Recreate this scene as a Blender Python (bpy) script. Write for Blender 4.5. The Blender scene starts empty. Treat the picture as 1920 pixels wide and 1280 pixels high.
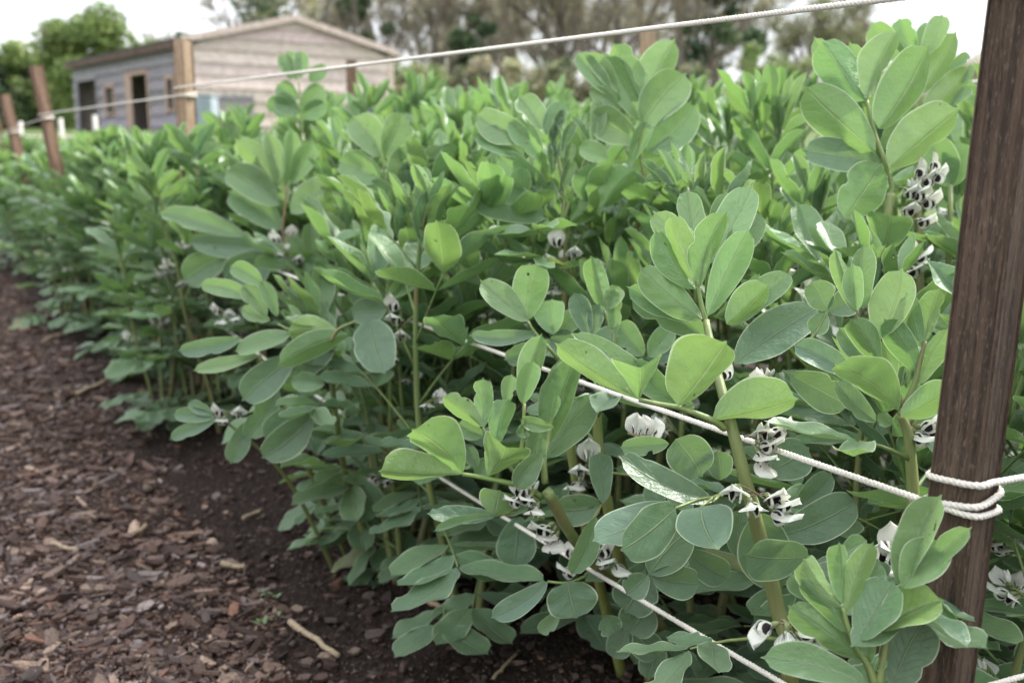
import bpy, math, random
import numpy as np
from mathutils import Vector, Matrix, noise, Quaternion

R = math.radians
rnd = random.Random(7)
sc = bpy.context.scene
COL = sc.collection

# ------------------------------------------------------------------ camera
H = 0.76                       # eye height
TH = R(10.4)                   # pitch below the horizon
F = 1973.0                     # focal length in photo pixels (1920 wide)
FW = Vector((0, math.cos(TH), -math.sin(TH)))
UPV = Vector((0, math.sin(TH), math.cos(TH)))
RT = Vector((1, 0, 0))
EYE = Vector((0, 0, H))

def at(u, v, d):
    return EYE + d * (FW + RT * ((u - 960) / F) - UPV * ((v - 640) / F))

def at_y(u, v, y):
    r = FW + RT * ((u - 960) / F) - UPV * ((v - 640) / F)
    return EYE + r * (y / r.y)

def proj(p):
    q = p - EYE
    d = q.dot(FW)
    return 960 + F * q.dot(RT) / d, 640 - F * q.dot(UPV) / d, d

cam = bpy.data.cameras.new("camera")
co = bpy.data.objects.new("camera", cam)
COL.objects.link(co)
co.location = EYE
co.rotation_euler = (math.pi / 2 - TH, 0, 0)
cam.sensor_width = 36
cam.lens = F / 1920 * 36
cam.clip_start = 0.02
cam.clip_end = 2000
cam.dof.use_dof = True
cam.dof.focus_distance = 0.96
cam.dof.aperture_fstop = 6.0
cam.dof.aperture_blades = 8
sc.camera = co

# ------------------------------------------------------------------ bed frame
P0 = Vector((0.347, 0.779, 0))
BD = Vector((-0.4868, 0.8735, 0))     # along the bed, away from the near post
BP = Vector((0.8735, 0.4868, 0))      # across the bed
BW = 1.2

def bed(t, w, z=0):
    return P0 + BD * t + BP * w + Vector((0, 0, z))

def bed_tw(p):
    q = Vector((p.x, p.y, 0)) - P0
    return q.dot(BD), q.dot(BP)

def ss(a, b, x):
    x = min(1, max(0, (x - a) / (b - a)))
    return x * x * (3 - 2 * x)

def ground_z(x, y):
    z = 1.15 * ss(9, 26, y) + 1.6 * ss(26, 80, y)
    if y < 14 and y > -1:
        t, w = bed_tw(Vector((x, y, 0)))
        inb = ss(-0.12, 0.10, w) * (1 - ss(BW, BW + .25, w))
        z += 0.025 * inb
        p = Vector((x, y, 0))
        z += 0.010 * noise.noise(p * 4) + 0.006 * noise.noise(p * 13) + 0.003 * noise.noise(p * 37)
    return z

# ------------------------------------------------------------------ node helpers
def mat(name):
    m = bpy.data.materials.new(name)
    m.use_nodes = True
    nt = m.node_tree
    nt.nodes.clear()
    out = nt.nodes.new("ShaderNodeOutputMaterial")
    return m, nt, out

def N(nt, typ, **kw):
    n = nt.nodes.new(typ)
    for k, v in kw.items():
        if hasattr(n, k) and not k.startswith("i_"):
            setattr(n, k, v)
        elif k.startswith("i_"):
            n.inputs[k[2:].replace("_", " ")].default_value = v
    return n

def math_n(nt, op, a, b=None, c=None, clamp=False):
    n = nt.nodes.new("ShaderNodeMath")
    n.operation = op
    n.use_clamp = clamp
    for i, x in enumerate((a, b, c)):
        if x is None:
            continue
        if isinstance(x, (int, float)):
            n.inputs[i].default_value = x
        else:
            nt.links.new(x, n.inputs[i])
    return n.outputs[0]

def mix_c(nt, fac, a, b, blend='MIX'):
    n = nt.nodes.new("ShaderNodeMix")
    n.data_type = 'RGBA'
    n.blend_type = blend
    n.clamp_factor = True
    for s, x in ((0, fac), (6, a), (7, b)):
        if isinstance(x, (int, float)):
            n.inputs[s].default_value = x
        elif isinstance(x, tuple):
            n.inputs[s].default_value = (*x, 1) if len(x) == 3 else x
        else:
            nt.links.new(x, n.inputs[s])
    return n.outputs[2]

def smooth(nt, x, a, b):
    n = nt.nodes.new("ShaderNodeMapRange")
    n.interpolation_type = 'SMOOTHSTEP'
    nt.links.new(x, n.inputs[0])
    n.inputs[1].default_value = a
    n.inputs[2].default_value = b
    n.inputs[3].default_value = 0
    n.inputs[4].default_value = 1
    return n.outputs[0]

def noise_n(nt, vec, scale, detail=3, rough=.55):
    n = nt.nodes.new("ShaderNodeTexNoise")
    n.inputs["Scale"].default_value = scale
    n.inputs["Detail"].default_value = detail
    n.inputs["Roughness"].default_value = rough
    if vec is not None:
        nt.links.new(vec, n.inputs["Vector"])
    return n.outputs[0]

def mapping(nt, vec, scale=(1, 1, 1), rot=(0, 0, 0)):
    n = nt.nodes.new("ShaderNodeMapping")
    n.inputs["Scale"].default_value = scale
    n.inputs["Rotation"].default_value = rot
    nt.links.new(vec, n.inputs["Vector"])
    return n.outputs[0]

def bump(nt, h, strength, dist):
    n = nt.nodes.new("ShaderNodeBump")
    n.inputs["Strength"].default_value = strength
    n.inputs["Distance"].default_value = dist
    nt.links.new(h, n.inputs["Height"])
    return n.outputs[0]

def obj_co(nt):
    return nt.nodes.new("ShaderNodeTexCoord").outputs["Object"]

# ------------------------------------------------------------------ materials
def leaf_material():
    m, nt, out = mat("bean_leaf")
    at_ = N(nt, "ShaderNodeAttribute", attribute_name="tint")
    uv = N(nt, "ShaderNodeUVMap", uv_map="UVMap").outputs[0]
    sep = nt.nodes.new("ShaderNodeSeparateXYZ")
    nt.links.new(uv, sep.inputs[0])
    u, v = sep.outputs[0], sep.outputs[1]
    uu = math_n(nt, 'MULTIPLY_ADD', u, 2, -1)
    au = math_n(nt, 'ABSOLUTE', uu)
    oc = obj_co(nt)
    # veins
    mid = math_n(nt, 'SUBTRACT', 1, smooth(nt, au, .012, .055))
    ph = math_n(nt, 'ADD', math_n(nt, 'MULTIPLY', v, 9.0), math_n(nt, 'MULTIPLY', math_n(nt, 'POWER', au, .8), -3.0))
    nz = noise_n(nt, oc, 40, 2)
    ph = math_n(nt, 'ADD', ph, math_n(nt, 'MULTIPLY', nz, 1.7))
    fr = math_n(nt, 'PINGPONG', ph, .5)
    sv = math_n(nt, 'SUBTRACT', 1, smooth(nt, fr, .0, .09))
    sv = math_n(nt, 'MULTIPLY', sv, math_n(nt, 'SUBTRACT', 1, smooth(nt, au, .6, .98)))
    rim = smooth(nt, au, .93, .97)
    blot = noise_n(nt, oc, 55, 4, .6)
    big = noise_n(nt, oc, 14, 2)
    base = at_.outputs[0]
    c = mix_c(nt, math_n(nt, 'MULTIPLY', smooth(nt, blot, .35, .75), .28), base, (.17, .26, .13))
    c = mix_c(nt, math_n(nt, 'MULTIPLY', smooth(nt, big, .35, .7), .25), c, (.05, .105, .05))
    c = mix_c(nt, math_n(nt, 'MULTIPLY', sv, .13), c, (.36, .48, .25))
    c = mix_c(nt, math_n(nt, 'MULTIPLY', mid, .60), c, (.40, .52, .27))
    # chewed brown flecks
    sp = noise_n(nt, oc, 90, 1)
    sp2 = noise_n(nt, oc, 7, 1)
    spot = math_n(nt, 'MULTIPLY', smooth(nt, sp, .735, .765), smooth(nt, sp2, .53, .60))
    c = mix_c(nt, spot, c, (.03, .02, .012))
    geo = nt.nodes.new("ShaderNodeNewGeometry")
    back = geo.outputs["Backfacing"]
    cb = mix_c(nt, .35, c, (.20, .30, .17))
    c = mix_c(nt, back, c, cb)
    c = mix_c(nt, math_n(nt, 'MULTIPLY', rim, .75), c, (.52, .60, .42))
    h = math_n(nt, 'ADD', math_n(nt, 'MULTIPLY', sv, -.09), math_n(nt, 'MULTIPLY', blot, 1.1))
    h = math_n(nt, 'ADD', h, math_n(nt, 'MULTIPLY', mid, -.8))
    bp = bump(nt, h, .8, .0034)
    p = N(nt, "ShaderNodeBsdfPrincipled")
    nt.links.new(c, p.inputs["Base Color"])
    nt.links.new(bp, p.inputs["Normal"])
    p.inputs["Roughness"].default_value = .42
    p.inputs["Specular IOR Level"].default_value = .55
    p.inputs["Sheen Weight"].default_value = .12
    p.inputs["Sheen Roughness"].default_value = .5
    tr = nt.nodes.new("ShaderNodeBsdfTranslucent")
    tc = mix_c(nt, .45, c, (.30, .50, .07))
    nt.links.new(tc, tr.inputs[0])
    mx = nt.nodes.new("ShaderNodeMixShader")
    mx.inputs[0].default_value = .33
    nt.links.new(p.outputs[0], mx.inputs[1])
    nt.links.new(tr.outputs[0], mx.inputs[2])
    # real holes eaten through the blade
    hole = math_n(nt, 'MULTIPLY', smooth(nt, sp, .775, .78), smooth(nt, sp2, .54, .58))
    tp = nt.nodes.new("ShaderNodeBsdfTransparent")
    mh = nt.nodes.new("ShaderNodeMixShader")
    nt.links.new(hole, mh.inputs[0])
    nt.links.new(mx.outputs[0], mh.inputs[1])
    nt.links.new(tp.outputs[0], mh.inputs[2])
    nt.links.new(mh.outputs[0], out.inputs[0])
    return m

def stem_material():
    m, nt, out = mat("bean_stem")
    at_ = N(nt, "ShaderNodeAttribute", attribute_name="tint")
    oc = obj_co(nt)
    st = noise_n(nt, mapping(nt, oc, (160, 160, 9)), 1, 3)
    c = mix_c(nt, math_n(nt, 'MULTIPLY', smooth(nt, st, .45, .7), .5), at_.outputs[0], (.26, .28, .09))
    pk = noise_n(nt, oc, 9, 2)
    c = mix_c(nt, math_n(nt, 'MULTIPLY', smooth(nt, pk, .56, .72), .5), c, (.16, .07, .045))
    p = N(nt, "ShaderNodeBsdfPrincipled")
    nt.links.new(c, p.inputs["Base Color"])
    nt.links.new(bump(nt, st, .4, .001), p.inputs["Normal"])
    p.inputs["Roughness"].default_value = .5
    p.inputs["Subsurface Weight"].default_value = 0
    nt.links.new(p.outputs[0], out.inputs[0])
    return m

def petal_material():
    m, nt, out = mat("bean_petal")
    at_ = N(nt, "ShaderNodeAttribute", attribute_name="tint")
    sc_ = nt.nodes.new("ShaderNodeSeparateColor")
    nt.links.new(at_.outputs[0], sc_.inputs[0])
    uv = N(nt, "ShaderNodeUVMap", uv_map="UVMap").outputs[0]
    sep = nt.nodes.new("ShaderNodeSeparateXYZ")
    nt.links.new(uv, sep.inputs[0])
    u, v = sep.outputs[0], sep.outputs[1]
    uu = math_n(nt, 'MULTIPLY_ADD', u, 2, -1)
    oc = obj_co(nt)
    wob = noise_n(nt, oc, 300, 2)
    e = math_n(nt, 'ADD', math_n(nt, 'POWER', math_n(nt, 'DIVIDE', uu, .80), 2),
               math_n(nt, 'POWER', math_n(nt, 'DIVIDE', math_n(nt, 'SUBTRACT', v, .46), .36), 2))
    e = math_n(nt, 'ADD', e, math_n(nt, 'MULTIPLY', wob, .5))
    spot = math_n(nt, 'MULTIPLY', math_n(nt, 'SUBTRACT', 1, smooth(nt, e, 1.05, 1.4)), sc_.outputs[0])
    s = math_n(nt, 'PINGPONG', math_n(nt, 'MULTIPLY', uu, 5.5), .5)
    vein = math_n(nt, 'SUBTRACT', 1, smooth(nt, s, .03, .16))
    vein = math_n(nt, 'MULTIPLY', vein, math_n(nt, 'SUBTRACT', 1, smooth(nt, v, .25, .75)))
    vein = math_n(nt, 'MULTIPLY', vein, sc_.outputs[1])
    c = mix_c(nt, math_n(nt, 'MULTIPLY', vein, .6), (.70, .73, .645), (.09, .045, .05))
    c = mix_c(nt, math_n(nt, 'MULTIPLY', sc_.outputs[2], .6), c, (.52, .30, .30))
    c = mix_c(nt, spot, c, (.012, .006, .010))
    p = N(nt, "ShaderNodeBsdfPrincipled")
    nt.links.new(c, p.inputs["Base Color"])
    p.inputs["Roughness"].default_value = .6
    tr = nt.nodes.new("ShaderNodeBsdfTranslucent")
    nt.links.new(c, tr.inputs[0])
    mx = nt.nodes.new("ShaderNodeMixShader")
    mx.inputs[0].default_value = .25
    nt.links.new(p.outputs[0], mx.inputs[1])
    nt.links.new(tr.outputs[0], mx.inputs[2])
    nt.links.new(mx.outputs[0], out.inputs[0])
    return m

def wood_material(name, dark, light, fleck, rough=.7, fleck_amt=.8, grain=1.0):
    m, nt, out = mat(name)
    oc = obj_co(nt)
    g1 = noise_n(nt, mapping(nt, oc, (190 * grain, 190 * grain, 7)), 1, 6, .7)
    g2 = noise_n(nt, mapping(nt, oc, (520 * grain, 520 * grain, 110)), 1, 4, .65)
    b = noise_n(nt, mapping(nt, oc, (16, 16, 4)), 1, 3)
    c = mix_c(nt, smooth(nt, g1, .34, .66), dark, light)
    c = mix_c(nt, math_n(nt, 'MULTIPLY', smooth(nt, b, .45, .75), .45), c, dark)
    c = mix_c(nt, math_n(nt, 'MULTIPLY', smooth(nt, g2, .52, .70), fleck_amt), c, fleck)
    dk = noise_n(nt, mapping(nt, oc, (330 * grain, 330 * grain, 30)), 1, 3, .7)
    c = mix_c(nt, math_n(nt, 'MULTIPLY', smooth(nt, dk, .56, .68), .7), c, tuple(x * .35 for x in dark))
    p = N(nt, "ShaderNodeBsdfPrincipled")
    nt.links.new(c, p.inputs["Base Color"])
    p.inputs["Roughness"].default_value = rough
    p.inputs["Specular IOR Level"].default_value = .3
    hh = math_n(nt, 'ADD', g1, math_n(nt, 'MULTIPLY', g2, .6))
    nt.links.new(bump(nt, hh, .8, .0015), p.inputs["Normal"])
    nt.links.new(p.outputs[0], out.inputs[0])
    return m

def plain_material(name, c1, c2, scale=20, rough=.8, stretch=(1, 1, 1), bstr=.3, attr=False):
    m, nt, out = mat(name)
    oc = obj_co(nt)
    n1 = noise_n(nt, mapping(nt, oc, stretch), scale, 5, .6)
    c = mix_c(nt, smooth(nt, n1, .3, .7), c1, c2)
    if attr:
        at_ = N(nt, "ShaderNodeAttribute", attribute_name="tint")
        c = mix_c(nt, 1.0, c, at_.outputs[0], 'MULTIPLY')
    p = N(nt, "ShaderNodeBsdfPrincipled")
    nt.links.new(c, p.inputs["Base Color"])
    p.inputs["Roughness"].default_value = rough
    p.inputs["Specular IOR Level"].default_value = .3
    nt.links.new(bump(nt, n1, bstr, .01), p.inputs["Normal"])
    nt.links.new(p.outputs[0], out.inputs[0])
    return m

def foliage_material(name, transl=.25, rough=.6):
    m, nt, out = mat(name)
    at_ = N(nt, "ShaderNodeAttribute", attribute_name="tint")
    p = N(nt, "ShaderNodeBsdfPrincipled")
    nt.links.new(at_.outputs[0], p.inputs["Base Color"])
    p.inputs["Roughness"].default_value = rough
    p.inputs["Specular IOR Level"].default_value = .25
    tr = nt.nodes.new("ShaderNodeBsdfTranslucent")
    nt.links.new(at_.outputs[0], tr.inputs[0])
    mx = nt.nodes.new("ShaderNodeMixShader")
    mx.inputs[0].default_value = transl
    nt.links.new(p.outputs[0], mx.inputs[1])
    nt.links.new(tr.outputs[0], mx.inputs[2])
    nt.links.new(mx.outputs[0], out.inputs[0])
    return m

def ground_material():
    m, nt, out = mat("ground_soil")
    geo = nt.nodes.new("ShaderNodeNewGeometry")
    pos = geo.outputs["Position"]
    sep = nt.nodes.new("ShaderNodeSeparateXYZ")
    nt.links.new(pos, sep.inputs[0])
    x, y = sep.outputs[0], sep.outputs[1]
    w = math_n(nt, 'ADD', math_n(nt, 'MULTIPLY', math_n(nt, 'SUBTRACT', x, P0.x), BP.x),
               math_n(nt, 'MULTIPLY', math_n(nt, 'SUBTRACT', y, P0.y), BP.y))
    nz = noise_n(nt, pos, 6, 4)
    w2 = math_n(nt, 'ADD', w, math_n(nt, 'MULTIPLY_ADD', nz, .3, -.15))
    inbed = smooth(nt, w2, -.38, -.20)
    v = nt.nodes.new("ShaderNodeTexVoronoi")
    v.inputs["Scale"].default_value = 55
    v.inputs["Randomness"].default_value = 1
    mp = mapping(nt, pos, (1.6, .8, 1))
    dist = nt.nodes.new("ShaderNodeMix")
    dist.data_type = 'RGBA'
    dist.blend_type = 'ADD'
    dist.inputs[0].default_value = .05
    nt.links.new(mp, dist.inputs[6])
    nn = nt.nodes.new("ShaderNodeTexNoise")
    nn.inputs["Scale"].default_value = 14
    nt.links.new(pos, nn.inputs["Vector"])
    nt.links.new(nn.outputs["Color"], dist.inputs[7])
    nt.links.new(dist.outputs[2], v.inputs["Vector"])
    hs = nt.nodes.new("ShaderNodeSeparateColor")
    nt.links.new(v.outputs["Color"], hs.inputs[0])
    chip = mix_c(nt, hs.outputs[0], (.040, .022, .016), (.120, .072, .052))
    chip = mix_c(nt, smooth(nt, hs.outputs[1], .86, .92), chip, (.25, .18, .13))
    edge = smooth(nt, v.outputs["Distance"], .28, .6)
    chip = mix_c(nt, math_n(nt, 'MULTIPLY', edge, .8), chip, (.014, .009, .007))
    fine = noise_n(nt, pos, 130, 4, .7)
    soil = mix_c(nt, smooth(nt, fine, .35, .7), (.013, .008, .006), (.042, .026, .020))
    c = mix_c(nt, inbed, chip, soil)
    gz = noise_n(nt, pos, 1.3, 4)
    gf = noise_n(nt, pos, 30, 3)
    grass = mix_c(nt, smooth(nt, gf, .3, .7), (.05, .085, .025), (.12, .165, .05))
    grass = mix_c(nt, math_n(nt, 'MULTIPLY', smooth(nt, gz, .5, .7), .4), grass, (.16, .14, .07))
    far = smooth(nt, math_n(nt, 'ADD', y, math_n(nt, 'MULTIPLY', gz, 1.5)), 10.2, 11.2)
    c = mix_c(nt, far, c, grass)
    p = N(nt, "ShaderNodeBsdfPrincipled")
    nt.links.new(c, p.inputs["Base Color"])
    p.inputs["Roughness"].default_value = .9
    p.inputs["Specular IOR Level"].default_value = .2
    hh = math_n(nt, 'ADD', math_n(nt, 'MULTIPLY', v.outputs["Distance"], -1), fine)
    nt.links.new(bump(nt, hh, .9, .008), p.inputs["Normal"])
    nt.links.new(p.outputs[0], out.inputs[0])
    return m

def chip_material():
    m, nt, out = mat("wood_chip")
    at_ = N(nt, "ShaderNodeAttribute", attribute_name="tint")
    oc = obj_co(nt)
    n1 = noise_n(nt, oc, 210, 4, .7)
    c = mix_c(nt, math_n(nt, 'MULTIPLY', smooth(nt, n1, .42, .68), .7), at_.outputs[0], (.022, .013, .010))
    p = N(nt, "ShaderNodeBsdfPrincipled")
    nt.links.new(c, p.inputs["Base Color"])
    p.inputs["Roughness"].default_value = .72
    p.inputs["Specular IOR Level"].default_value = .35
    nt.links.new(bump(nt, n1, .7, .003), p.inputs["Normal"])
    nt.links.new(p.outputs[0], out.inputs[0])
    return m

def twine_material():
    m, nt, out = mat("twine_fibre")
    oc = obj_co(nt)
    n1 = noise_n(nt, oc, 900, 2, .6)
    n2 = noise_n(nt, oc, 6, 3)
    c = mix_c(nt, smooth(nt, n1, .35, .7), (.60, .56, .49), (.80, .77, .70))
    c = mix_c(nt, math_n(nt, 'MULTIPLY', smooth(nt, n2, .5, .75), .3), c, (.42, .36, .28))
    p = N(nt, "ShaderNodeBsdfPrincipled")
    nt.links.new(c, p.inputs["Base Color"])
    p.inputs["Roughness"].default_value = .85
    p.inputs["Specular IOR Level"].default_value = .2
    nt.links.new(bump(nt, n1, .6, .0006), p.inputs["Normal"])
    nt.links.new(p.outputs[0], out.inputs[0])
    return m

M = {
    'leaf': leaf_material(), 'stem': stem_material(), 'petal': petal_material(),
    'post_dark': wood_material("dark_stained_stake", (.034, .024, .017), (.104, .070, .048), (.20, .14, .10), .85, .5),
    'post_tan': wood_material("weathered_tan_stake", (.22, .145, .095), (.45, .33, .22), (.54, .43, .31), .8, .4),
    'post_red': wood_material("red_brown_stake", (.11, .064, .042), (.26, .165, .11), (.34, .23, .16), .75, .4),
    'board': plain_material("silvered_boards", (.30, .225, .185), (.50, .40, .35), 3, .8, (2, 2, 14), .2),
    'board_grey': plain_material("grey_boards", (.16, .155, .17), (.30, .28, .30), 3, .8, (2, 2, 14), .2),
    'board_pale': plain_material('pale_boards', (.44, .34, .30), (.66, .55, .50), 3, .8, (4, 4, 4), .2),
    'fascia': plain_material('dark_fascia', (.06, .04, .032), (.12, .075, .055), 3, .8),
    'trim': plain_material("pale_timber_trim", (.30, .20, .15), (.44, .33, .27), 4, .8, (8, 8, 1.5), .2),
    'roof': plain_material("roof_felt", (.035, .032, .034), (.07, .062, .06), 6, .9),
    'inside': plain_material("dim_interior_fill", (.05, .04, .035), (.08, .065, .055), 5, .9),  # dark brown that paints the unlit shed interior into the windows
    'tank': plain_material("pale_blue_plastic", (.26, .31, .35), (.36, .41, .44), 3, .5),
    'bin_blue': plain_material("dark_blue_plastic", (.03, .04, .09), (.05, .06, .12), 3, .4),
    'stake_white': plain_material("whitened_stake", (.45, .43, .39), (.6, .58, .52), 12, .8),
    'ground': ground_material(), 'chip': chip_material(), 'twine': twine_material(),
    'bark': plain_material("tree_bark", (.12, .10, .08), (.29, .25, .21), 9, .9, (3, 3, 1)),
    'twig': plain_material("twigs", (.085, .068, .045), (.20, .17, .12), 2, .9),
    'tree_leaf': foliage_material("tree_leaves"),
    'straw': plain_material("dry_stick", (.20, .145, .09), (.38, .30, .20), 60, .75, (1, 6, 6)),
}

# ------------------------------------------------------------------ mesh builder
class MB:
    def __init__(s):
        s.V = []; s.Fc = []; s.UV = []; s.C = []; s.n = 0; s.mi = []
    def add(s, verts, faces, uv=None, col=(1, 1, 1), mi=0):
        """verts (n,3) array, faces list of index tuples, uv (n,2), col one colour or (n,3)"""
        verts = np.asarray(verts, float)
        k = len(verts)
        s.V.append(verts)
        s.Fc.extend([tuple(i + s.n for i in f) for f in faces])
        s.UV.append(np.asarray(uv, float) if uv is not None else np.zeros((k, 2)))
        c = np.asarray(col, float)
        if c.ndim == 1:
            c = np.tile(c, (k, 1))
        s.C.append(c)
        s.mi.extend([mi] * len(faces))
        s.n += k
    def build(s, name, material, parent=None, smooth=True, loc=None):
        me = bpy.data.meshes.new(name)
        V = np.concatenate(s.V) if s.V else np.zeros((0, 3))
        if loc is not None:
            V = V - np.array(loc)
        me.from_pydata(V.tolist(), [], s.Fc)
        mats = material if isinstance(material, list) else [material]
        for m_ in mats:
            me.materials.append(m_)
        if len(mats) > 1:
            me.polygons.foreach_set("material_index", s.mi)
        UV = np.concatenate(s.UV); C = np.concatenate(s.C)
        li = np.zeros(len(me.loops), dtype=np.int32)
        me.loops.foreach_get("vertex_index", li)
        ul = me.uv_layers.new(name="UVMap")
        ul.data.foreach_set("uv", UV[li].astype(np.float32).ravel())
        ca = me.color_attributes.new("tint", 'FLOAT_COLOR', 'POINT')
        ca.data.foreach_set("color", np.hstack([C, np.ones((len(C), 1))]).astype(np.float32).ravel())
        if smooth:
            me.polygons.foreach_set("use_smooth", [True] * len(me.polygons))
        me.update()
        o = bpy.data.objects.new(name, me)
        COL.objects.link(o)
        if parent is not None:
            o.parent = parent
        if loc is not None:
            o.location = loc
        return o

def A(v):
    return np.array((v[0], v[1], v[2]), float)

def unit(v):
    n = np.linalg.norm(v)
    return v / n if n > 1e-9 else np.array((0, 0, 1.0))

def tube(mb, pts, rad, sides=6, col=(1, 1, 1), square=0.0, cap=True, mi=0):
    P = [A(p) for p in pts]
    n = len(P)
    if isinstance(rad, (int, float)):
        rad = [rad] * n
    cols = np.asarray(col, float)
    T = [unit(P[min(i + 1, n - 1)] - P[max(i - 1, 0)]) for i in range(n)]
    ref = np.array((0.31, 0.95, 0.03)) if abs(T[0][2]) > .7 else np.array((0, 0, 1.0))
    x = unit(np.cross(T[0], ref))
    vs = []; cc = []; uv = []
    for i in range(n):
        x = unit(x - T[i] * np.dot(x, T[i]))
        y = np.cross(T[i], x)
        for k in range(sides):
            a = 2 * math.pi * k / sides
            r = rad[i] * (1 + square * math.cos(4 * a))
            vs.append(P[i] + x * math.cos(a) * r + y * math.sin(a) * r)
            cc.append(cols[i] if cols.ndim == 2 else cols)
            uv.append((k / sides, i / max(1, n - 1)))
    fs = []
    for i in range(n - 1):
        for k in range(sides):
            a = i * sides + k; b = i * sides + (k + 1) % sides
            fs.append((a, b, b + sides, a + sides))
    if cap:
        fs.append(tuple(range(sides))[::-1])
        fs.append(tuple((n - 1) * sides + k for k in range(sides)))
    mb.add(vs, fs, uv, cc, mi)

def box(mb, o, ax, ay, az, col=(1, 1, 1), mi=0):
    """box from corner o with edge vectors"""
    o, ax, ay, az = A(o), A(ax), A(ay), A(az)
    if np.dot(np.cross(ax, ay), az) < 0:
        o = o + ax; ax = -ax
    v = [o, o + ax, o + ax + ay, o + ay, o + az, o + ax + az, o + ax + ay + az, o + ay + az]
    f = [(3, 2, 1, 0), (4, 5, 6, 7), (0, 1, 5, 4), (1, 2, 6, 5), (2, 3, 7, 6), (3, 0, 4, 7)]
    mb.add(v, f, None, col, mi)

def smooth_path(pts, n):
    """Catmull-Rom through pts, n samples per span"""
    P = [A(p) for p in pts]
    P = [2 * P[0] - P[1]] + P + [2 * P[-1] - P[-2]]
    out = []
    for i in range(1, len(P) - 2):
        p0, p1, p2, p3 = P[i - 1], P[i], P[i + 1], P[i + 2]
        for k in range(n):
            t = k / n
            out.append(.5 * ((2 * p1) + (p2 - p0) * t + (2 * p0 - 5 * p1 + 4 * p2 - p3) * t * t + (3 * p1 - p0 - 3 * p2 + p3) * t ** 3))
    out.append(P[-2])
    return out

def tag(o, label=None, cat=None, group=None, kind=None):
    if label: o['label'] = label
    if cat: o['category'] = cat
    if group: o['group'] = group
    if kind: o['kind'] = kind
    return o

def empty(name, loc, label, cat, group=None):
    o = bpy.data.objects.new(name, None)
    o.empty_display_size = .05
    COL.objects.link(o)
    o.location = loc
    return tag(o, label, cat, group)

# ------------------------------------------------------------------ bean leaf
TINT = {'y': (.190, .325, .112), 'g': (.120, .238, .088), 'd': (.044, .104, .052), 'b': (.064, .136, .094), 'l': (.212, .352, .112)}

def jit(c, r, a=.14):
    k = 1 + r.uniform(-a, a)
    return (c[0] * k * (1 + r.uniform(-.12, .12)), c[1] * k, c[2] * k * (1 + r.uniform(-.15, .15)))

def leaflet(mb, base, tip, W, n, fold=R(20), bow=0., wave=.04, tint=(.1, .2, .06), p=.62, q=.5, res=(12, 8), r=rnd, crinkle=.02, cup=0., nib=None):
    base, tip, n = A(base), A(tip), A(n)
    a = tip - base
    L = np.linalg.norm(a)
    a = a / L
    n = unit(n - a * np.dot(n, a))
    b = np.cross(a, n)
    nt_, ns = res
    t = np.linspace(0, 1, nt_ + 1) ** .92
    t = np.concatenate([t[:-1], [.988, 1.0]])
    tt = np.clip(t, 0, 1)
    pk = p / (p + q)
    prof = (tt ** p) * ((1 - tt) ** q) / (pk ** p * (1 - pk) ** q)
    prof[-1] = 0
    prof[-2] = min(prof[-2], .10)
    t = t.copy(); t[-1] = 1.035
    s = np.linspace(-1, 1, ns + 1)
    s = np.sign(s) * np.abs(s) ** .85
    T, S = np.meshgrid(t, s, indexing='ij')
    PR = np.repeat(prof[:, None], ns + 1, 1)
    ph1, ph2 = r.uniform(0, 6.3), r.uniform(0, 6.3)
    k1 = r.uniform(1.2, 2.3)
    side = np.where(S > 0, 1.0, -1.0)
    ew = 1 + .05 * np.sin(T * 7 + ph1 * side + ph2)
    # nibbled edge
    if nib is None and r.random() < .35:
        nib = (r.uniform(.3, .95), r.choice((-1, 1)), r.uniform(.12, .4))
    if nib:
        ew = ew - nib[2] * np.exp(-((T - nib[0]) / .07) ** 2) * (side == nib[1]) * np.abs(S)
    hw = W * .5 * PR * ew
    fo = fold * (1.2 - .35 * T)
    X = hw * S * np.cos(fo)
    Z = hw * np.abs(S) * np.sin(fo) + bow * L * 4 * T * (1 - T)
    Z = Z + wave * W * np.sin(6.28 * (T * k1) + ph1 * side) * S * S * PR
    Z = Z - cup * W * S * S * PR
    # quilted crinkle between side veins
    Z = Z + crinkle * W * np.sin(T * 26 - np.abs(S) * 7 + ph2) * np.abs(S) * (1 - np.abs(S)) * 2.2 * PR
    bend = .06 * L * math.sin(ph2) * 4 * T * (1 - T)
    P = base[None, None, :] + a * (T * L)[..., None] + b * (X + bend)[..., None] + n * Z[..., None]
    nv = (nt_ + 2) * (ns + 1)
    fs = []
    w = ns + 1
    for i in range(nt_ + 1):
        for j in range(ns):
            fs.append((i * w + j, (i + 1) * w + j, (i + 1) * w + j + 1, i * w + j + 1))
    uv = np.stack([(S + 1) / 2, np.clip(T, 0, 1)], -1).reshape(nv, 2)
    mb.add(P.reshape(nv, 3), fs, uv, tint)

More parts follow.
